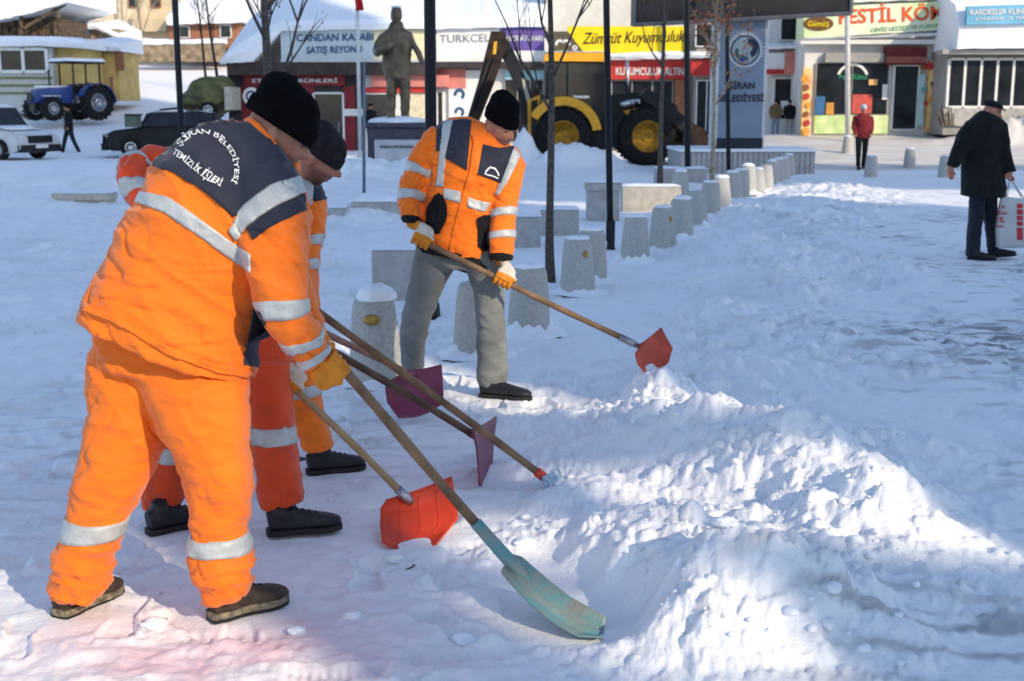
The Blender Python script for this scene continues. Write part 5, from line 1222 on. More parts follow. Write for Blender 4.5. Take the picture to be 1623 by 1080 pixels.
def roof_snow(name, pts, Y, depth, parent, rise=1.0, m=None):
    """snow lying on a roof: pts = eave outline in pixels from left to right (x, y of underside, y of top)"""
    v = []; f = []; n = len(pts); rows = [(0, 1), (0, 0), (.15, -.15), (1, None)]
    rng = random.Random(int(pts[0][0]) + 5)
    fine = []
    for i in range(n - 1):
        for k in range(8): fine.append(tuple(a * (1 - k / 8) + b * k / 8 for a, b in zip(pts[i], pts[i + 1])))
    fine.append(pts[-1]); n = len(fine)
    for (x, yb, yt) in fine:
        lo_, hi = P(x, yb + rng.uniform(-.8, .8), Y), P(x, yt + rng.uniform(-.8, .8), Y)
        v += [tuple(lo_), (lo_.x, Y - .08, (lo_.z + hi.z) / 2), (hi.x, Y + .12, hi.z), (hi.x, Y + depth, hi.z + rise), (hi.x, Y + depth, lo_.z)]
    for i in range(n - 1):
        for k in range(5): f.append((i * 5 + k, i * 5 + 5 + k, i * 5 + 5 + (k + 1) % 5, i * 5 + (k + 1) % 5))
    f.append((0, 1, 2, 3, 4)); f.append(tuple((n - 1) * 5 + k for k in range(5)))
    return fixn(mk(name, v, f, m or SNOW, parent, False))

# butcher's shop, left of the statue
B = bld('shop_building', 'long low shop with pale blue lettered sign and dark red panels behind the statue', 530, 47)
rbox('wall', 366, 98, 575, 262, 47, 6, DARKW, B); rbox('wall', 575, 98, 692, 262, 47.02, 6, WHITEW, B)
roof_snow('roof_snow', [(348, 103, 96), (362, 100, 80), (400, 98, 55), (446, 49, 34), (580, 47, 30), (700, 46, 27)], 46.4, 5, B, 1.6)
s1_ = rbox('sign', 446, 48, 592, 98, 46.6, .25, PALE, B); sign_text('lettering', 'CANDAN KASABI', 470, 592, 66, 12, 46.6, NAVYL, s1_, .02, slope=2); sign_text('lettering', 'SATIŞ REYONU', 486, 574, 85, 11, 46.6, NAVYL, s1_, .02, slope=2)
s1b = rbox('sign', 592, 48, 690, 97, 46.62, .25, mat('cream_sign', (.72, .66, .42), .5, .05, 1.0), B)
rbox('eave', 360, 98, 692, 119, 46.5, .5, mat('eave_dark', (.06, .045, .04), .8, .2, 3), B); rbox('gutter', 445, 95, 692, 98.6, 46.45, .12, ICE, B)
fa = rbox('fascia', 386, 119.4, 546, 136, 46.85, .15, DREDW, B); sign_text('lettering', 'ET VE ET ÜRÜNLERİ', 400, 535, 131, 6, 46.85, WFRAME, fa)
fb = rbox('fascia', 588, 119.4, 712, 138, 46.8, .2, mat('pink_fascia', (.62, .22, .18), .6, .1, 2), B); rbox('band', 575, 139, 690, 147, 46.9, .1, REDF, B)
dr = door(500, 148, 544, 238, 47, B)
for x0, x1 in ((546, 562), (440, 498), (386, 420)): rbox('panel', x0, 137, x1, 240, 46.93, .07, DREDW, B)
rbox('band', 440, 172, 498, 183, 46.90, .03, WFRAME, B); rbox('band', 546, 173, 575, 184, 46.90, .03, WFRAME, B)
disc('round_sign', 399, 153, 0, 14, 46.85, WSIGN, B, .05); disc('ring', 399, 153, 6, 9, 46.85, NAVYL, B, .06)
window(577, 149, 615, 202, 47.02, B, 1, 1, WFRAME); rbox('board', 640, 150, 676, 240, 46.95, .07, mat('cream_board', (.66, .58, .40), .6), B)
# phone shop
B = bld('shop_building', 'low shop with white phone sign and purple laboratory sign behind the loader boom', 775, 47.3)
rbox('wall', 692, 80, 864, 258, 47.3, 6, WHITEW, B); roof_snow('roof_snow', [(700, 46, 26), (790, 44, 22), (866, 42, 18)], 46.5, 5, B, 1.2)
s2_ = rbox('sign', 692, 46, 792, 98, 46.7, .3, WSIGN, B); sign_text('lettering', 'TURKCELL', 697, 786, 68, 13, 46.7, GREYL, s2_, .0, slope=2)
s3_ = rbox('sign', 793, 42, 863, 80, 46.68, .3, PURP, B); sign_text('lettering', 'LABORATUVARI', 797, 860, 65, 8.5, 46.68, WFRAME, s3_, .02)
rbox('sign_foot', 793, 80.4, 863, 98, 46.7, .3, WSIGN, B); rbox('eave', 692, 98.5, 864, 108, 46.6, .6, DARKW, B)
rbox('fascia', 692, 109, 738, 140, 47.1, .15, MATS['pink_fascia'], B); rbox('fascia', 800, 112, 862, 126, 47.1, .15, mat('cyan_band', (.35, .60, .68), .5), B)
window(800, 127, 860, 225, 47.3, B, 3, 1, GREYW); window(694, 146, 702, 225, 47.3, B, 1, 1)
pst = rbox('poster', 712, 112, 762, 225, 47.15, .12, WSIGN, B)
for (x, y, r_) in ((728, 150, 9), (728, 178, 8)): disc('print', x, y, r_ * .45, r_, 47.15, NAVYL, pst, .01, 20, -60, 200)
# jeweller
B = bld('shop_building', 'jewellers shop with yellow script sign and red lower sign behind the loader', 985, 46.6)
rbox('wall', 864, 98, 1100, 262, 46.6, 6, GREYW, B); rbox('upper_wall', 864, -30, 1136, 50, 48, 5, WHITEW, B)
s4_ = rbox('sign', 900, 42, 1091, 84, 46.0, .4, YELL, B); sign_text('lettering', 'Zümrüt Kuyumculuk', 923, 1086, 70, 19, 46.0, BLKL, s4_, .004, .35, slope=4)
lg = fixn(mk('logo_board', *prism([(868, 84), (876, 54), (902, 52), (912, 66), (926, 84)], 45.97, .4), mat('logo_dark', (.10, .085, .05), .5), B))
for (x, y, r_, a0, a1) in ((887, 70, 7, 20, 200), (897, 70, 7, -20, 170), (911, 76, 4, 0, 360)): disc('print', x, y, r_ * .45, r_, 45.97, WFRAME, lg, .012, 20, a0, a1)
roof_snow('ledge_snow', [(866, 93, 86), (970, 92, 84), (1060, 94, 80), (1094, 92, 82)], 45.9, .9, B, .1)
s5_ = rbox('fascia', 872, 95, 1090, 126, 46.3, .3, REDF, B); sign_text('lettering', 'KUYUMCULUK ALTIN', 976, 1084, 119, 12, 46.3, WFRAME, s5_, .02); sign_text('lettering', 'ALTIN', 905, 958, 119, 12, 46.3, WFRAME, s5_, .02)
window(872, 128, 1066, 235, 46.6, B, 6, 1, GREYW); rbox('pier', 1068, 127, 1088, 235, 46.3, .3, BRICK, B)
B = bld('shop_building', 'narrow grey shop with red and white signs half hidden by the totem', 1150, 45.5, .3)
rbox('wall', 1100, 30, 1218, 250, 45.6, 6, GREYW, B); rbox('fascia', 1095, 95, 1160, 120, 45.3, .3, REDF, B); window(1102, 128, 1136, 215, 45.6, B, 2, 1); roof_snow('ledge_snow', [(1096, 92, 84), (1160, 92, 82), (1218, 90, 82)], 45.1, .8, B, .1); window(1102, 38, 1136, 74, 45.6, B, 1, 1)
B = bld('shop_building', 'small white shop with glass door and red striped awning beside the sweet shop', 1242, 44, .6)
rbox('wall', 1214, 20, 1270, 225, 44, 6, WHITEW, B); door(1224, 124, 1260, 190, 44, B); window(1236, 28, 1264, 64, 44, B, 1, 1); rbox('panel', 1217, 190.5, 1262, 222, 43.93, .07, WSIGN, B)
aw = rbox('awning', 1215, 84, 1268, 116, 43.5, .5, WSIGN, B); rbox('stripe', 1243, 82, 1268, 118, 43.46, .04, MATS['pink_fascia'], aw); rbox('stripe', 1215, 110, 1243, 118, 43.46, .04, REDF, aw); roof_snow('ledge_snow', [(1214, 78, 70), (1268, 77, 69)], 43.4, .7, B, .05)
rbox('notice', 1237, 160, 1252, 182, 43.83, .03, WSIGN, B)
# sweet shop
B = bld('shop_building', 'sweet shop with fruit pictures and large orange lettered sign', 1385, 42, .65)
rbox('wall', 1270, 60, 1492, 224, 42, 7, WHITEW, B); roof_snow('roof_snow', [(1268, 8, -4), (1400, 2, -10), (1520, -2, -14)], 41.7, 5, B, .8)
s6_ = fixn(mk('sign', *prism([(1265, 62), (1267, 12), (1514, 2), (1512, 46)], 41.5, .35), PEST, B))
sign_text('lettering', 'PESTİL KÖME', 1330, 1512, 38, 23, 41.5, REDL, s6_, .02, slope=8); sign_text('lettering', 'CEVİZ LEZZET VE KURUYEMİŞ', 1380, 1508, 51, 6, 41.5, GREENL, s6_, .0, slope=9)
ov = disc('logo', 1297, 38, 0, 17, 41.5, mat('logo_brown', (.16, .07, .02), .5), s6_, .015); ov.data.transform(Matrix.Translation((ov.data.vertices[0].co.x, 0, ov.data.vertices[0].co.z)) @ Matrix.Diagonal((1.4, 1, .65, 1)) @ Matrix.Translation((-ov.data.vertices[0].co.x, 0, -ov.data.vertices[0].co.z)))
sign_text('lettering', 'Gümüş', 1280, 1314, 42, 9, 41.48, YELL, s6_, .01, .2)
rbox('cornice', 1266, 63, 1494, 70, 41.6, .4, WHITEW, B); roof_snow('ledge_snow', [(1266, 63, 58), (1400, 60, 55), (1494, 56, 50)], 41.55, .4, B, .03)
rbox('roller_box', 1308, 84, 1402, 99, 41.75, .25, GREYW, B); rb = rbox('roller_box', 1403, 74, 1470, 103, 41.7, .3, mat('maroon', (.14, .02, .02), .6), B); rbox('lath', 1404, 90, 1469, 100, 41.66, .04, mat('maroon_light', (.30, .10, .07), .6), rb)
w_ = window(1290, 100, 1408, 182, 42, B, 2, 1, GREYW, 1.2)
ar = disc('arch_print', 1351, 127, 22, 26, 41.9, WSIGN, w_, .012, 30, 20, 160); sign_text('lettering', 'Pestil Köme', 1330, 1374, 126, 9, 41.9, GREENL, w_, .01); rbox('crate', 1291, 153, 1308, 182, 41.86, .04, mat('blue_crate', (.04, .14, .30), .6), w_); rbox('crate', 1309, 163, 1322, 182, 41.86, .04, mat('orange_crate', (.60, .28, .05), .6), w_); rbox('crate', 1350, 150, 1383, 180, 41.86, .04, mat('red_crate', (.55, .09, .07), .6), w_); rbox('price_card', 1398, 134, 1407, 158, 41.86, .03, WSIGN, w_); rbox('price_card', 1377, 126, 1391, 135, 41.86, .03, POSTER, w_)
rbox('panel', 1290, 183, 1408, 212, 41.9, .1, POSTG, B); door(1411, 104, 1456, 206, 42, B)
rbox('pier', 1467, 96, 1491, 210, 41.8, .2, POSTER, B); rbox('pier', 1269, 108, 1287, 221, 41.8, .2, POSTER, B); rbox('poster', 1452, 118, 1467, 200, 41.86, .06, mat('teal_poster', (.45, .66, .62), .6, .1, 2), B)
rng = random.Random(4)
for i in range(16):
    x = rng.uniform(1456, 1492); y = rng.uniform(98, 180); disc('fruit_print', x, y, 0, rng.uniform(3, 6), 41.78, [REDF, POSTER, mat('orange_print', (.75, .32, .05), .6), mat('teal_print', (.10, .38, .42), .6), mat('brown_print', (.25, .09, .04), .6)][i % 5], B, .02 + .004 * i, 14)
for i in range(7): disc('fruit_print', 1278 + rng.uniform(-3, 3), 125 + i * 14, 0, rng.uniform(4, 7), 41.78, [MATS['orange_print'], MATS['brown_print'], REDF][i % 3], B, .02 + .004 * i, 14)
# house on the right
B = bld('shop_building', 'grey walled shop with four tall panes and snow sliding off its roof', 1570, 40.5, .65)
rbox('wall', 1494, 76, 1700, 214, 40.5, 7, GREYW, B); window(1499, 94, 1632, 170, 40.5, B, 5, 1, WFRAME, 4); rbox('plinth', 1494, 172, 1700, 200, 40.4, .1, mat('plinth_grey', (.42, .40, .37), .85), B); rbox('curtain', 1516, 98, 1538, 166, 40.44, .02, mat('curtain', (.45, .42, .32), .8), B); rbox('curtain', 1573, 98, 1592, 166, 40.44, .02, MATS['curtain'], B)
roof_snow('roof_snow', [(1517, 78, 8), (1580, 77, 0), (1700, 76, -8)], 39.7, 4, B, 1.4); rbox('eave', 1494, 79, 1700, 86, 39.9, .6, GREYW, B)
s7_ = fixn(mk('sign', *prism([(1532, 40), (1533, 10), (1660, 6), (1660, 36)], 39.45, .15), mat('sky_blue_sign', (.16, .46, .66), .5, .1, 1.2), B)); sign_text('lettering', 'KARDEŞLER KUNDURA', 1537, 1650, 24, 9, 39.45, WFRAME, s7_, .02, slope=2); sign_text('lettering', 'AYAKKABI VE TERLİK', 1545, 1640, 33, 5, 39.45, WFRAME, s7_, .01, slope=2)
mk('bush', *merge([pipe([P(1492 + i * 2.4, 200, 40.1), P(1486 + i * 3.1, 182 + 5 * math.sin(i * 2.3), 39.8), P(1482 + i * 3.6, 176 + 9 * math.sin(i * 1.7), 39.6)], .02, 5) for i in range(9)]), TIMB, tag(empty('dry_shrub', tuple(P(1500, 200, 40.1)), 'tangle of dry brown twigs at the corner of the grey shop', 'shrub')))

# upper town behind
B = bld('apartment_house', 'cream apartment house showing above the phone shop roof', 720, 62, 3)
rbox('wall', 598, -60, 832, 60, 62, 8, CREAM, B); window(812, -10, 832, 18, 62, B, 1, 1, BRICK, 3); window(602, -12, 612, 16, 62, B, 1, 1, BRICK, 2); window(720, -20, 740, 6, 62, B, 1, 1)
rbox('awning', 744, 14, 760, 26, 61.6, .4, mat('coral', (.62, .22, .16), .7), B)
B = bld('apartment_house', 'tall sunlit cream house on the slope above the kiosk', 190, 86, 4)
rbox('wall', 106, -90, 268, 105, 86, 10, mat('sunny_cream', (.66, .54, .36), .85, .1, 1, .2, 8), B)
for x in (116, 148, 205, 240): window(x, -8, x + 14, 12, 86, B, 1, 1, BRICK, 2); window(x, -60, x + 14, -36, 86, B, 1, 1, BRICK, 2)
rbox('balcony', 196, 30, 262, 50, 85.2, .8, CREAM, B); rbox('door', 200, 82, 214, 100, 85.9, .1, TIMB, B)
B = bld('brick_house', 'red brown house with snowy roof above the stone wall', 325, 82, 4)
rbox('wall', 268, 36, 382, 75, 82, 8, BRICK, B); roof_snow('roof_snow', [(264, 40, 24), (300, 38, 16), (384, 36, 18)], 81.4, 6, B, 2); window(350, 40, 366, 60, 82, B, 1, 1); window(285, 42, 300, 60, 82, B, 1, 1)
B = bld('house', 'sunlit ochre house above the shop roof tree', 350, 95, 6); rbox('wall', 340, -60, 446, 60, 95, 8, mat('ochre', (.60, .40, .16), .85, .15, 1), B); window(360, -5, 380, 14, 95, B); window(400, -5, 420, 14, 95, B)
B = bld('house', 'pale house with brown shutters on the slope', 300, 105, 8); rbox('wall', 262, -80, 345, 40, 105, 8, MATS['sunny_cream'], B); window(275, -30, 290, 5, 105, B); window(310, -30, 325, 5, 105, B)
sw = bld('stone_wall', 'long stone retaining wall along the snowy street', 285, 80, 4, 'wall'); rbox('face', 212, 70, 352, 98, 80, 1, STONE, sw); roof_snow('snow_cap', [(210, 72, 62), (280, 70, 64), (354, 69, 62)], 79.9, 1.1, sw, .1)
# kiosk, shed, barn
B = bld('kiosk', 'white and green container kiosk with wide window beside the tractor', 40, 52, 1)
rbox('wall', -60, 72, 82, 176, 52, 2.6, mat('kiosk_white', (.50, .52, .50), .6, .06, 2), B); rbox('side_wall', 82, 74, 131, 165, 52.4, 2.4, SHED, B); window(2, 78, 74, 114, 52, B, 2, 1, WFRAME, 5, .12)
for y in (72.5, 122, 134, 146): rbox('trim', -60, y, 82, y + 3.4, 51.94, .06, mat('green_trim', (.16, .20, .07), .6), B)
roof_snow('roof_snow', [(-62, 74, 58), (40, 73, 57), (84, 74, 58), (133, 77, 64)], 51.7, 2.8, B, .1)
B = bld('shed', 'yellow metal shed with snowy roof beside the street', 160, 55, 1.2)
rbox('wall', 126, 82, 186, 160, 55, 3, SHED, B); rbox('door', 148, 86, 182, 150, 54.95, .05, mat('shed_door', (.66, .47, .17), .7, .06, 3), B); rbox('post', 184, 80, 194, 112, 54.8, .2, BRICK, B); roof_snow('roof_snow', [(124, 78, 66), (160, 80, 64), (192, 82, 70)], 54.6, 3.2, B, .3)
rbox('wall', 128, 80, 140, 158, 54.9, .1, mat('shed_green', (.20, .22, .10), .7), B)
B = bld('barn', 'old dark timber barn with sagging snowy roof', 40, 60, 1.5)
rbox('wall', -70, 30, 98, 90, 60, 6, TIMB, B); roof_snow('roof_snow', [(-72, 40, 22), (0, 32, 6), (60, 18, -2), (108, 4, -8)], 58.8, 7, B, .6)
for i in range(12): rbox('plank', -40 + i * 11.5, 32, -31 + i * 11.5, 88, 59.94, .05, TIMB, B)
for (x0, y0, x1, y1) in ((30, 50, 104, 6), (34, 20, 34, 60), (92, 20, 96, 60)): mk('rafter', *pipe([P(x0, y0, 59.2), P(x1, y1, 59.2)], .09, 6), TIMB, B)
B = bld('shed', 'low shed with blue tarpaulin and tilted snowy roof behind the kiosk', 140, 64, 2); rbox('wall', 98, 46, 186, 75, 64, 4, STONE, B); roof_snow('roof_snow', [(96, 52, 40), (150, 46, 36), (188, 62, 56)], 63.6, 4, B, .4); rbox('tarpaulin', 100, 48, 140, 57, 63.5, .1, mat('blue_tarp', (.04, .10, .25), .6), B)
rp = mk('post', *pipe([P(177, 148, 53), P(176, 122, 53)], .08, 8), BRICK, empty('marker_post', tuple(P(177, 148, 53)), 'short rusty post beside the yellow shed', 'post'))
# ------------------------------------------------------------------ vehicles
JY = mat('loader_yellow', (.85, .40, .01), .45, .08, 4, .05, 20, spec=.5); JB = mat('loader_black', (.018, .018, .020), .55, .25, 4, .1, 20); TYRE = mat('tyre', (.012, .012, .013), .85, .3, 12, .4, 30); RUST = mat('rusty_steel', (.05, .03, .02), .7, .3, 5, .3, 20, metal=.3)
CHROME = mat('chrome', (.55, .56, .58), .25, .05, metal=.9); BLUEV = mat('tractor_blue', (.015, .05, .22), .4, .1, 5, spec=.5); WHITEC = mat('white_car_paint', (.60, .61, .62), .3, .05, 3, spec=.5); DARKC = mat('dark_car_paint', (.006, .008, .012), .45, .2, 3, spec=.25); LAMP = mat('lamp_glass', (.60, .58, .52), .15, .1, 20, spec=.6)
def xf(M, vf): return [M @ Vector(p) for p in vf[0]], vf[1]
def wheel(parent, M, c, r, w, rim, name='wheel', lugs=0):
    """wheel whose axle runs along local Y"""
    o_ = fixn(mk(name, *xf(M, lathe([(r * .55, -w / 2), (r * .92, -w / 2), (r, -w * .32), (r, w * .32), (r * .92, w / 2), (r * .55, w / 2)], 32, c, 'Y')), TYRE, parent, True)); bmd_ = bmesh.new(); bmd_.from_mesh(o_.data); bmesh.ops.delete(bmd_, geom=[q for q in bmd_.faces if len(q.verts) > 4], context='FACES_ONLY'); bmd_.to_mesh(o_.data); bmd_.free()
    fixn(mk('rim', *xf(M, lathe([(r * .58, -w * .40), (r * .54, -w * .44), (r * .30, -w * .25), (r * .22, -w * .42), (r * .05, -w * .42), (r * .05, w * .42), (r * .22, w * .42), (r * .3, w * .25), (r * .54, w * .44), (r * .58, w * .4)], 28, c, 'Y')), rim, o_, True))
    if lugs:
        L = []
        for k in range(lugs):
            a = 2 * math.pi * k / lugs
            for s in (-1, 1):
                v, f = boxvf(-.03, .03, 0 if s > 0 else -w * .5, w * .5 if s > 0 else 0, r - .02, r + .045); b = a + (.1 if s > 0 else 0)
                L.append(([(c[0] + p[0] * math.cos(b) + p[2] * math.sin(b) + .0, c[1] + p[1], c[2] - p[0] * math.sin(b) + p[2] * math.cos(b)) for p in v], f))
        mk('tread', *xf(M, merge(L)), TYRE, o_)['kind'] = 'stuff'
    return o_
I4 = Matrix()
# backhoe loader
LYN = 35.3
jl = empty('backhoe_loader', (P(960, 259, LYN).x, LYN + 1.1, 0), 'yellow and black backhoe loader with raised boom parked before the shops', 'loader')
wc = P(893, 214, LYN); wf = P(1027, 214, LYN); rW = .80
for k, c in enumerate((wc, wf)):
    for y in (LYN + .28, LYN + 1.95): wheel(jl, I4, (c.x, y, rW + .0), rW, .5, mat('hub_yellow', (.50, .24, .015), .6, .25, 6), lugs=20)
def ringp(px, py, r0, r1, a0, a1, Y, depth, n=20):
    poly = [(px + r1 * math.cos(R(a0 + (a1 - a0) * i / n)), py - r1 * math.sin(R(a0 + (a1 - a0) * i / n))) for i in range(n + 1)] + [(px + r0 * math.cos(R(a1 + (a0 - a1) * i / n)), py - r0 * math.sin(R(a1 + (a0 - a1) * i / n))) for i in range(n + 1)]
    return prism(poly, Y, depth)
def pz(name, poly, Y, d, m, parent): return fixn(mk(name, *prism(poly, Y, d), m, parent))
fd = fixn(mk('fender', *ringp(893, 214, 47, 61, 8, 150, LYN - .02, .62), JY, jl)); 
for a0 in (20, 45, 70, 95): fixn(mk('ridge', *ringp(893, 214, 61, 62.2, 10, 150, LYN + .06 + .15 * (a0 // 25), .04), JB, fd))
pz('chassis', [(905, 190), (990, 192), (1000, 232), (930, 240), (850, 236), (850, 200)], LYN + .45, 1.4, JB, jl)
cab = pz('cab', [(868, 100), (958, 100), (966, 150), (960, 192), (905, 192), (866, 170)], LYN + .30, 1.7, GLASS, jl)
for poly in ([(866, 98), (871, 98), (869, 172), (864, 172)], [(955, 98), (960, 98), (969, 150), (964, 192), (959, 192), (963, 150)], [(898, 98), (901, 98), (900, 190), (897, 190)]): pz('pillar', poly, LYN + .26, 1.78, JB, cab)
pz('roof', [(862, 97), (864, 86), (880, 83), (955, 83), (966, 88), (967, 98)], LYN + .2, 1.9, JY, cab); roof_snow('roof_snow', [(866, 84, 81), (962, 84, 81)], LYN + .25, 1.7, cab, .02); rbox('door_handle', 908, 152, 934, 156, LYN + .24, .05, CHROME, cab)
hood = pz('hood', [(960, 152), (1000, 146), (1050, 154), (1074, 168), (1076, 196), (985, 202), (960, 196)], LYN + .5, 1.3, JB, jl); pz('flash', [(988, 176), (1008, 172), (1020, 182), (1000, 190)], LYN + .47, .03, JY, hood)
mk('exhaust', *pipe([P(995, 150, LYN + .8), P(994, 96, LYN + .8)], [.05, .05], 10), CHROME, hood, True); mk('air_filter', *pipe([P(982, 166, LYN + .45), P(1014, 162, LYN + .45)], .11, 12), CHROME, hood, True)
for y in (LYN + .05, LYN + 1.85):
    am = pz('loader_arm', [(1014, 152), (1026, 140), (1046, 152), (1098, 196), (1112, 226), (1102, 232), (1076, 204)], y, .22, JB, jl); mk('ram', *pipe([P(1010, 190, y + .1), P(1064, 176, y + .1), P(1096, 210, y + .1)], .05, 8), CHROME, am, True)
bk_ = pz('bucket', [(1084, 205), (1100, 196), (1118, 206), (1128, 232), (1138, 243), (1094, 246), (1082, 228)], LYN - .1, 2.5, RUST, jl)
for i in range(6):
    q = P(1136, 243, LYN - .1); box('tooth', q.x - .02, q.x + .14, LYN - .05 + i * .46, LYN + .04 + i * .46, q.z - .01, q.z + .04, RUST, bk_)
BYM = LYN + .95
bm_ = pz('boom', [(846, 196), (828, 196), (822, 150), (804, 108), (786, 72), (790, 56), (804, 62), (820, 92), (838, 136), (850, 170)], BYM, .3, JB, jl); pz('boom_plate', [(826, 122), (832, 126), (840, 156), (838, 172), (832, 150)], BYM - .012, .01, mat('pale_decal', (.5, .46, .38), .6), bm_)
dp = pz('dipper', [(778, 50), (800, 50), (804, 68), (784, 130), (758, 196), (738, 196), (758, 130)], BYM - .35, .28, RUST, jl); pz('dipper_plate', [(783, 66), (788, 66), (786, 86), (781, 86)], BYM - .37, .02, JY, dp)
for x0, x1 in ((748, 776), (756, 784)): mk('ram', *pipe([P(x0, 176, BYM - .4), P(x1, 92, BYM - .4)], .04, 8), JB, dp, True)
pz('digging_bucket', [(728, 188), (756, 190), (760, 214), (740, 232), (722, 214)], BYM - .4, .5, RUST, jl); pz('king_post', [(836, 160), (856, 150), (860, 236), (838, 236)], BYM - .4, 1.0, JY, jl)
for y in (LYN + .1, LYN + 1.9): pz('stabiliser', [(842, 160), (852, 158), (852, 236), (842, 236)], y, .2, JB, jl)

# tractor, nose towards the square
tc_ = G(108, 190, .9); TYd = 50.0; tp = P(108, 190, TYd); M = Matrix.Translation((tp.x, TYd, tp.z)) @ Matrix.Rotation(R(228), 4, 'Z') @ Matrix.Scale(.86, 4)
tr_ = empty('tractor', (tp.x, TYd, tp.z), 'blue tractor with snowy canopy parked beside the kiosk', 'tractor')
for y in (-.85, .85): wheel(tr_, M, (-1.0, y, .76), .76, .42, CHROME, lugs=18); wheel(tr_, M, (1.15, y * .95, .5), .5, .32, CHROME, lugs=14)
L_ = lambda name, vf, m, par=tr_: fixn(mk(name, *xf(M, vf), m, par))
hd_ = L_('hood', ([(-.1, -.36, .75), (1.75, -.30, .75), (1.75, .30, .75), (-.1, .36, .75), (-.1, -.34, 1.5), (1.55, -.24, 1.32), (1.55, .24, 1.32), (-.1, .34, 1.5)], boxvf(0, 1, 0, 1, 0, 1)[1]), BLUEV); L_('grille', boxvf(1.76, 1.80, -.22, .22, .8, 1.2), JB, hd_); L_('snow_cap', boxvf(.0, 1.4, -.24, .24, 1.42, 1.5), SNOW, hd_)
L_('chassis', boxvf(-1.3, 1.7, -.25, .25, .4, .74), JB)
for s in (-1, 1): L_('fender', merge([([(-1.0 + .88 * math.cos(R(a)), s * y_, .76 + .88 * math.sin(R(a))) for a in range(20, 181, 20) for y_ in (.60, 1.08)] + [(-1.0 + .84 * math.cos(R(a)), s * y_, .76 + .84 * math.sin(R(a))) for a in range(20, 181, 20) for y_ in (.60, 1.08)], [(2 * i, 2 * i + 1, 2 * i + 3, 2 * i + 2) for i in range(8)] + [(18 + 2 * i, 20 + 2 * i, 21 + 2 * i, 19 + 2 * i) for i in range(8)] + [(2 * i, 2 * i + 2, 20 + 2 * i, 18 + 2 * i) for i in range(8)] + [(2 * i + 1, 19 + 2 * i, 21 + 2 * i, 2 * i + 3) for i in range(8)])]), BLUEV); L_('front_mudguard', boxvf(.8, 1.5, s * .8 - .16, s * .8 + .16, 1.03, 1.07), WHITEC)
for x in (-.05, -1.35):
    for s in (-1, 1): L_('canopy_post', boxvf(x - .03, x + .03, s * .6 - .03, s * .6 + .03, .8, 2.5), JB)
L_('canopy', boxvf(-1.55, .35, -.75, .75, 2.5, 2.58), JB); L_('snow_cap', merge([([(-1.6, -.8, 2.582), (.4, -.8, 2.582), (.4, .8, 2.582), (-1.6, .8, 2.582), (-1.5, -.68, 2.72), (.3, -.68, 2.72), (.3, .68, 2.72), (-1.5, .68, 2.72)], boxvf(0, 1, 0, 1, 0, 1)[1])]), SNOW)
L_('seat', merge([boxvf(-1.1, -.65, -.25, .25, 1.05, 1.2), boxvf(-1.15, -1.05, -.25, .25, 1.2, 1.65)]), JB); L_('steering_wheel', lathe([(.2, 0), (.22, .02), (.2, .04), (.18, .02), (.2, 0)], 16, (-.35, 0, 1.5)), JB); L_('exhaust', pipe([(.9, .2, 1.3), (.9, .2, 2.2)], .04, 8), JB)

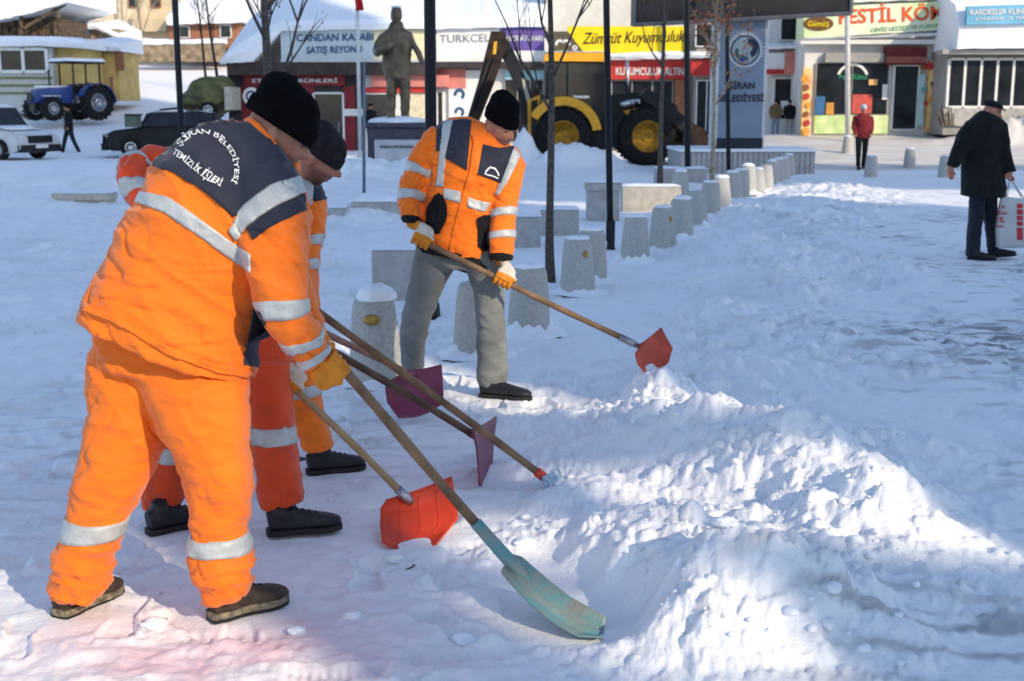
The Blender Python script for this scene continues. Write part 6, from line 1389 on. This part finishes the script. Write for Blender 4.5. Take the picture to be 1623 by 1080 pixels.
# cars
def car(name, label, M, paint, L=4.3, Wd=1.75, H=1.5, snow=.04, rim=CHROME):
    o_ = empty(name, tuple(M @ Vector((0, 0, 0))), label, 'car', 'cars parked by the square')
    prof = [(-L / 2, .35), (-L / 2 - .02, .75), (-L / 2 + .25, .98), (L / 2 - 1.35, .98), (L / 2 - .35, .86), (L / 2 - .02, .68), (L / 2, .35), (L / 2 - .3, .22), (-L / 2 + .3, .22)]
    def slab(prof_, w0, w1):
        n = len(prof_); v = []
        for s, w in ((-1, w1), (-1, w0), (1, w0), (1, w1)):
            sc_ = .97 if w == w1 else 1
            v += [(x * sc_, s * w / 2 if w == w0 else s * w1 / 2, z) for x, z in prof_]
        f = [tuple(range(n)), tuple(range(4 * n - 1, 3 * n - 1, -1))]
        v2 = []
        for k, (s, w, sc_) in enumerate(((-1, w0, .97), (-1, w1, 1), (1, w1, 1), (1, w0, .97))): v2 += [(x * sc_, s * w / 2, .55 + (z - .55) * (.94 if sc_ < 1 else 1)) for x, z in prof_]
        f += [(k * n + i, k * n + (i + 1) % n, (k + 1) * n + (i + 1) % n, (k + 1) * n + i) for k in range(3) for i in range(n)]
        return v2, f
    bd = fixn(mk('body', *xf(M, slab(prof, Wd - .22, Wd)), paint, o_)); g0 = [(-L / 2 + .35, .96), (-L / 2 + .75, H - .04), (-L / 2 + 1.2, H), (.35, H), (.75, H - .05), (L / 2 - 1.15, .96)]
    n = len(g0); v = []
    for s, w in ((-1, 1), (1, 1)): v += [(x, s * (Wd / 2 - .08 - .22 * (z - .96) / (H - .96)), z) for x, z in g0]
    gh = fixn(mk('cabin', *xf(M, (v, [tuple(range(n)), tuple(range(2 * n - 1, n - 1, -1))] + [(i, i + n, (i + 1) % n + n, (i + 1) % n) for i in range(n)])), GLASS, o_))
    rf = [(x, z) for x, z in g0[1:5]]; rv = []
    for s in (-1, 1): rv += [(x, s * (Wd / 2 - .07 - .22 * (z - .96) / (H - .96)), z + .012) for x, z in rf]
    fixn(mk('roof', *xf(M, (rv + [(p[0], p[1], p[2] - .05) for p in rv], [(0, 1, 5, 4), (1, 2, 6, 5), (2, 3, 7, 6), (8, 12, 13, 9), (9, 13, 14, 10), (10, 14, 15, 11), (0, 8, 9, 1), (1, 9, 10, 2), (2, 10, 11, 3), (4, 5, 13, 12), (5, 6, 14, 13), (6, 7, 15, 14), (0, 4, 12, 8), (3, 11, 15, 7)])), paint, o_))
    for s in (-1, 1):
        for (xa, xb) in ((-L / 2 + .45, -L / 2 + .80), (-.25, -.12), (.70, L / 2 - 1.1)):
            yb, yt = s * (Wd / 2 - .065), s * (Wd / 2 - .28); xt = xb if xa < -1 else xa - .12 if xa > .5 else xa
            mk('pillar', *xf(M, pipe([(xa if xa < .5 else xb, yb, .97), (xt, yt, H - .02)], .035, 6)), paint, gh)
        for x in (-L / 2 + .80, L / 2 - .85): wheel(o_, M, (x, s * (Wd / 2 - .12), .32), .32, .22, rim)
        fixn(mk('headlight', *xf(M, ellipsoid((L / 2 - .12, s * (Wd / 2 - .28), .70), (.10, .20, .09), 8)), LAMP, o_, True)); fixn(mk('tail_light', *xf(M, boxvf(-L / 2 - .03, -L / 2 + .06, s * (Wd / 2 - .2) - .12, s * (Wd / 2 - .2) + .12, .7, .9)), REDF, o_)); fixn(mk('mirror', *xf(M, ellipsoid((.85, s * (Wd / 2 + .06), 1.02), (.06, .10, .07), 8)), paint, o_, True))
    mk('grille', *xf(M, boxvf(L / 2 - .04, L / 2 + .03, -.5, .5, .52, .74)), JB, o_); mk('bumper', *xf(M, boxvf(L / 2 - .12, L / 2 + .05, -Wd / 2 + .06, Wd / 2 - .06, .24, .46)), JB, o_); mk('number_plate', *xf(M, boxvf(L / 2 + .052, L / 2 + .06, -.26, .26, .36, .47)), WSIGN, o_)
    if snow:
        mk('snow_cap', *xf(M, ([(x * .98, s * .6, z + .02 + snow * (0 if i in (0, 3) else 1)) for s in (-1, 1) for i, (x, z) in enumerate(rf)], [(0, 1, 5, 4), (1, 2, 6, 5), (2, 3, 7, 6)])), SNOW, o_, True); mk('snow_cap', *xf(M, ([(.95, -.7, 1.0), (L / 2 - .5, -.65, .91), (L / 2 - .5, .65, .91), (.95, .7, 1.0), (1.1, -.6, 1.04), (L / 2 - .7, -.55, .96), (L / 2 - .7, .55, .96), (1.1, .6, 1.04)], boxvf(0, 1, 0, 1, 0, 1)[1])), SNOW, o_, True)
    return o_
def at_px(px, py, ang, z=None): 
    g = G(px, py); return Matrix.Translation((g.x, g.y, hz(g.x, g.y) if z is None else z)) @ Matrix.Rotation(R(ang), 4, 'Z')
car('parked_car', 'pale snow dusted car with dark grille below the blue tractor', at_px(-22, 252, -22), WHITEC, 4.4, 1.8, 1.62)
car('parked_car', 'dark car parked behind the red sleeve', at_px(276, 249, 190), DARKC, 4.2, 1.7, 1.42, .03)
# trailer under a tarpaulin
q = P(338, 188, 46); tl_ = empty('trailer', tuple(q), 'small trailer heaped under an olive tarpaulin by the street', 'trailer'); OLIVE = mat('olive_tarp', (.13, .13, .05), .7, .3, 3, .4, 8)
tv = remesh([ellipsoid((q.x - .1, 46, q.z + .75), (.85, .8, .72)), ellipsoid((q.x + .35, 46, q.z + .85), (.5, .7, .65)), ellipsoid((q.x - .65, 46, q.z + .6), (.5, .6, .4))], .06, 2); folds(tv, [((.5, .2, 1), 4, 1, .05, None)], 2)
link('tarpaulin', tv, OLIVE, tl_, True); box('bed', q.x - 1.0, q.x + .8, 45.3, 46.7, q.z + .35, q.z + .5, RUST, tl_)
for y in (45.3, 46.7): wheel(tl_, I4, (q.x, y, q.z + .3), .3, .16, CHROME)
mk('drawbar', *pipe([(q.x - .9, 46, q.z + .4), (q.x - 1.9, 46, q.z + .3)], .04, 6), RUST, tl_)
lb = box('tailboard', q.x + .6, q.x + .86, 45.25, 46.75, q.z + .3, q.z + 1.1, mat('pale_board', (.5, .45, .38), .7), tl_)
cb = rbox('bin_body', 198, 184, 216, 202, 39, .5, mat('green_bin', (.10, .13, .10), .7), empty('litter_bin', tuple(P(207, 205, 39)), 'small grey green litter bin beside the dark car', 'bin')); rbox('bin_lid', 197, 181, 217, 184, 38.95, .6, JB, cb.parent)
# ------------------------------------------------------------------ man in black coat with shopping bag
YK = lambda Y: 1.0
YM = G(1560, 411).y
m5 = empty('person', tuple(G(1560, 411)), 'man in long black coat and flat cap carrying a printed carrier bag', 'person')
ct5 = Tube([(1523, 311, 1594, 313, YM, .38), (1524, 290, 1593, 292, YM, .37), (1526, 255, 1590, 258, YM, .35), (1528, 225, 1589, 228, YM, .33), (1532, 203, 1591, 207, YM, .31), (1542, 186, 1590, 192, YM, .28), (1555, 176, 1580, 184, YM, .2)])
sl5 = Tube([(1536, 190, 1550, 205, YM, .2), (1522, 206, 1545, 218, YM - .04, .2), (1514, 224, 1537, 234, YM - .08, .19), (1507, 242, 1527, 250, YM - .1, .17), (1501, 262, 1518, 266, YM - .12, .14)])
sr5 = Tube([(1576, 196, 1594, 200, YM, .2), (1576, 225, 1599, 225, YM - .05, .19), (1582, 250, 1604, 248, YM - .08, .17), (1592, 275, 1610, 272, YM - .1, .14)])
c5, cs5 = garment('coat', [ct5, sl5, sr5], BLACKCLOTH, m5, .016, 4, [((.9, 0, -.3), 6, 1.2, .012, None)], 30)
tl5 = Tube([(1537, 305, 1562, 305, YM, .2), (1536, 340, 1558, 340, YM, .19), (1533, 375, 1554, 375, YM, .17), (1531, 407, 1552, 407, YM, .15)]); tr5 = Tube([(1556, 305, 1580, 305, YM + .06, .2), (1559, 340, 1580, 338, YM + .08, .19), (1563, 370, 1581, 368, YM + .1, .17), (1566, 402, 1583, 400, YM + .12, .15)])
garment('trousers', [tl5, tr5], DARKTROUSER, m5, .016, 3, [((.2, 0, 1), 8, 2, .006, None)], 33)
hd5, M5 = head(m5, P(1572, 178, YM - .02), Vector((.74, -.62, -.30)), Vector((.25, 0, .95)), SKIN2, True, P(1566, 196, YM), 1.0, .007); flat_cap(hd5, M5, BLACKCLOTH)
boot(m5, P(1535, 412, YM - .02), (.9, -.35, 0), .28, LEATHER, SOLE, P(1542, 400, YM)); boot(m5, P(1568, 409, YM + .1), (.95, -.1, 0), .28, LEATHER, SOLE, P(1574, 396, YM + .12), lift=-.1)
hp = P(1506, 270, YM - .12); remh = remesh([ellipsoid((hp.x, hp.y, hp.z), (.032, .045, .05))] + [pipe([(hp.x - .02 + i * .014, hp.y - .02, hp.z - .03), (hp.x - .012 + i * .013, hp.y - .03, hp.z - .075), (hp.x + i * .011, hp.y - .02, hp.z - .10 + .006 * abs(i - 1))], .010, 6) for i in range(4)] + [pipe([(hp.x + .02, hp.y - .03, hp.z), (hp.x + .04, hp.y - .05, hp.z - .05)], .011, 6)], .006, 2); link('hand', remh, SKIN2, m5, True)
hq = P(1603, 284, YM - .1)
bg = empty('carrier_bag', tuple(P(1602, 390, YM)), 'white carrier bag with red print hanging from the mans hand', 'bag'); BAG = mat('white_bag', (.55, .55, .54), .6, .06, 4, .4, 12)
gl5 = glove(m5, hq, Vector((0, 1, 0)), Vector((0, 0, 1)), P(1602, 272, YM - .1), (SKIN2, SKIN2), .008, 'hand', .9, .007)
x0, x1, z0, z1 = P(1574, 390, YM).x, P(1634, 390, YM).x, P(0, 390, YM).z, P(0, 312, YM).z; bv = []; bf = []
for k, (t, d) in enumerate(((0, .09), (.05, .10), (.35, .12), (.7, .09), (1, .045))):
    for (u, s) in ((0, -.6), (.15, -1), (.4, -.95), (.6, -1.02), (.85, -1), (1, -.6), (1, .6), (.85, 1), (.6, 1), (.4, .95), (.15, 1), (0, .6)): bv.append((x0 + (x1 - x0) * u + .01 * math.sin(k * 2 + u * 9), YM - .1 + s * d * .8, z0 + (z1 - z0) * t - .012 * math.sin(u * 7 + k)))
for k in range(4):
    for i in range(12): bf.append((k * 12 + i, k * 12 + (i + 1) % 12, k * 12 + 12 + (i + 1) % 12, k * 12 + 12 + i))
bf.append(tuple(range(12))[::-1]); bo_ = mk('body', bv, bf, BAG, bg, True)
for s in (-1, 1): mk('handle', *pipe([(x0 + .06, YM - .1 + s * .03, z1), (hq.x - .02, YM - .1 + s * .015, hq.z - .05), (hq.x, YM - .1, hq.z - .008), (hq.x + .03, YM - .1 + s * .015, hq.z - .05), (x0 + .24, YM - .1 + s * .03, z1)], .006, 6), BAG, bg, True)
bs = Surf(bo_.data); RINK = mat('red_print', (.55, .04, .05), .6)
bpr = []
for (t_, a, b, y, h_) in (('BİR', 1577, 1594, 331, 6), ('ŞİRAN', 1577, 1596, 341, 6), ('TEL', 1579, 1593, 353, 9), ('0456', 1579, 1591, 361, 4)): text_on('lettering', bs, t_, [(a, y), ((a + b) / 2, y), (b, y)], h_, RINK, bo_, YM, .004, .02)
for (y0, y1) in ((324, 330), (333, 340), (343, 349), (352, 358), (362, 380)): patch_on('print', bs, [(1611, y0), (1616, y0 - 1), (1621, y0)], [(1612, y1), (1616, y1 + 1), (1621, y1)], RINK, bo_, YM, .004, 6, 3)
# ------------------------------------------------------------------ people farther off
def walker(px, py, hpx, label, jm, tm, hm, face=(0, -1), stride=.25, Y=None, arm=.06, hood=False, group='passers-by', hair=BLACKKNIT, vox=.022):
    Yp = G(px, py).y if Y is None else Y; b = P(px, py, Yp); H = hpx * PXM(Yp) ; k = H / 1.72
    o_ = empty('person', tuple(b), label, 'person', group); fx, fy = Vector((face[0], face[1])).normalized(); fwd = Vector((fx, fy, 0)); sd = Vector((-fy, fx, 0))
    A = lambda s, f, z: b + (sd * s + fwd * f + Vector((0, 0, z))) * k
    def limb(pts): return PTube([(tuple(p), tuple(sd * w * k), d * k) for p, w, d in pts]).vf(4, 20)
    legs = [limb([(A(s * .09, 0, .92), .095, .19), (A(s * .10, st * .45 + .02, .50), .072, .145), (A(s * .10, st - .02, .08), .055, .12)]) for s, st in ((-1, stride), (1, -stride))]
    hips = limb([(A(0, 0, 1.0), .17, .24), (A(0, 0, .88), .175, .24), (A(0, 0, .80), .15, .2)])
    link('trousers', remesh(legs + [hips], vox * k, 2), tm, o_, True)
    tor = limb([(A(0, 0, .82), .20, .28), (A(0, .0, 1.05), .19, .27), (A(0, .01, 1.28), .21, .27), (A(0, .0, 1.40), .19, .22), (A(0, 0, 1.47), .10, .15)])
    arms = [limb([(A(s * .19, 0, 1.40), .065, .14), (A(s * .245, -.02, 1.15), .058, .125), (A(s * (.25 - arm), .09, .93), .05, .11)]) for s in (-1, 1)]
    jk = remesh([tor] + arms, vox * k, 3); folds(jk, [((.5, .2, .8), 9, 2, .012, None)], px); link('jacket', jk, jm, o_, True)
    hc_ = A(0, .03, 1.58); hv, hf = head_shape(28); Mx = frame(hc_, fwd, (0, 0, 1)) @ Matrix.Scale(.95 * k, 4); ho = link('head', remesh([([tuple(Mx @ Vector(p)) for p in hv], hf), pipe([A(0, 0, 1.42), A(0, .01, 1.55)], .055 * k, 12)], .012 * k, 1), hm, o_, True)
    hv2, hf2 = ellipsoid((0, -.012, .035), (.088, .108, .095)); mk('hood' if hood else 'cap', [Mx @ Vector(p) for p in hv2], hf2, hair, ho, True)
    for s, st in ((-1, stride), (1, -stride)):
        v, f = merge([ellipsoid((0, .06, .045), (.05, .14, .05))]); Mf = frame(A(s * .10, st, 0), fwd, (0, 0, 1)) @ Matrix.Scale(k, 4); mk('shoe', [Mf @ Vector(p) for p in v], f, LEATHER, o_, True)
    for s in (-1, 1):
        v, f = ellipsoid(tuple(A(s * (.25 - arm), .10, .89)), (.035 * k, .04 * k, .05 * k)); mk('hand', v, f, hm, o_, True)
    return o_
DKR = cloth('dark_red_jacket', (.19, .012, .016), .8, .1, .1, 1.0); BRNJ = cloth('brown_jacket', (.15, .10, .045), .8, .1); JEAN = cloth('pale_jeans', (.20, .27, .36), .85, .1); GREYT = cloth('pale_trousers', (.40, .38, .35), .85, .1); PALEH = cloth('pale_hood', (.42, .52, .66), .8, .05)
walker(1364, 269, 104, 'person in dark red jacket and black trousers walking towards the square', DKR, BLACKCLOTH, SKIN, (-.1, -1), .22, hood=True, hair=PALEH)
walker(112, 246, 81, 'dark dressed person walking between the pale car and the tractor', BLACKCLOTH, DARKTROUSER, SKIN, (-.8, -.5), .26)
walker(1228, 219, 62, 'person in brown jacket and jeans at the small shop door', BRNJ, JEAN, SKIN, (.2, 1), .08, Y=42.9)
walker(1250, 218, 60, 'person in black jacket and pale trousers at the small shop door', BLACKCLOTH, GREYT, SKIN, (.3, 1), .12, Y=43.1)
walker(588, 236, 72, 'dark coated person standing by the pedestal of the statue', BLACKCLOTH, BLACKCLOTH, SKIN, (.6, -.8), .05, Y=36)
YK = None
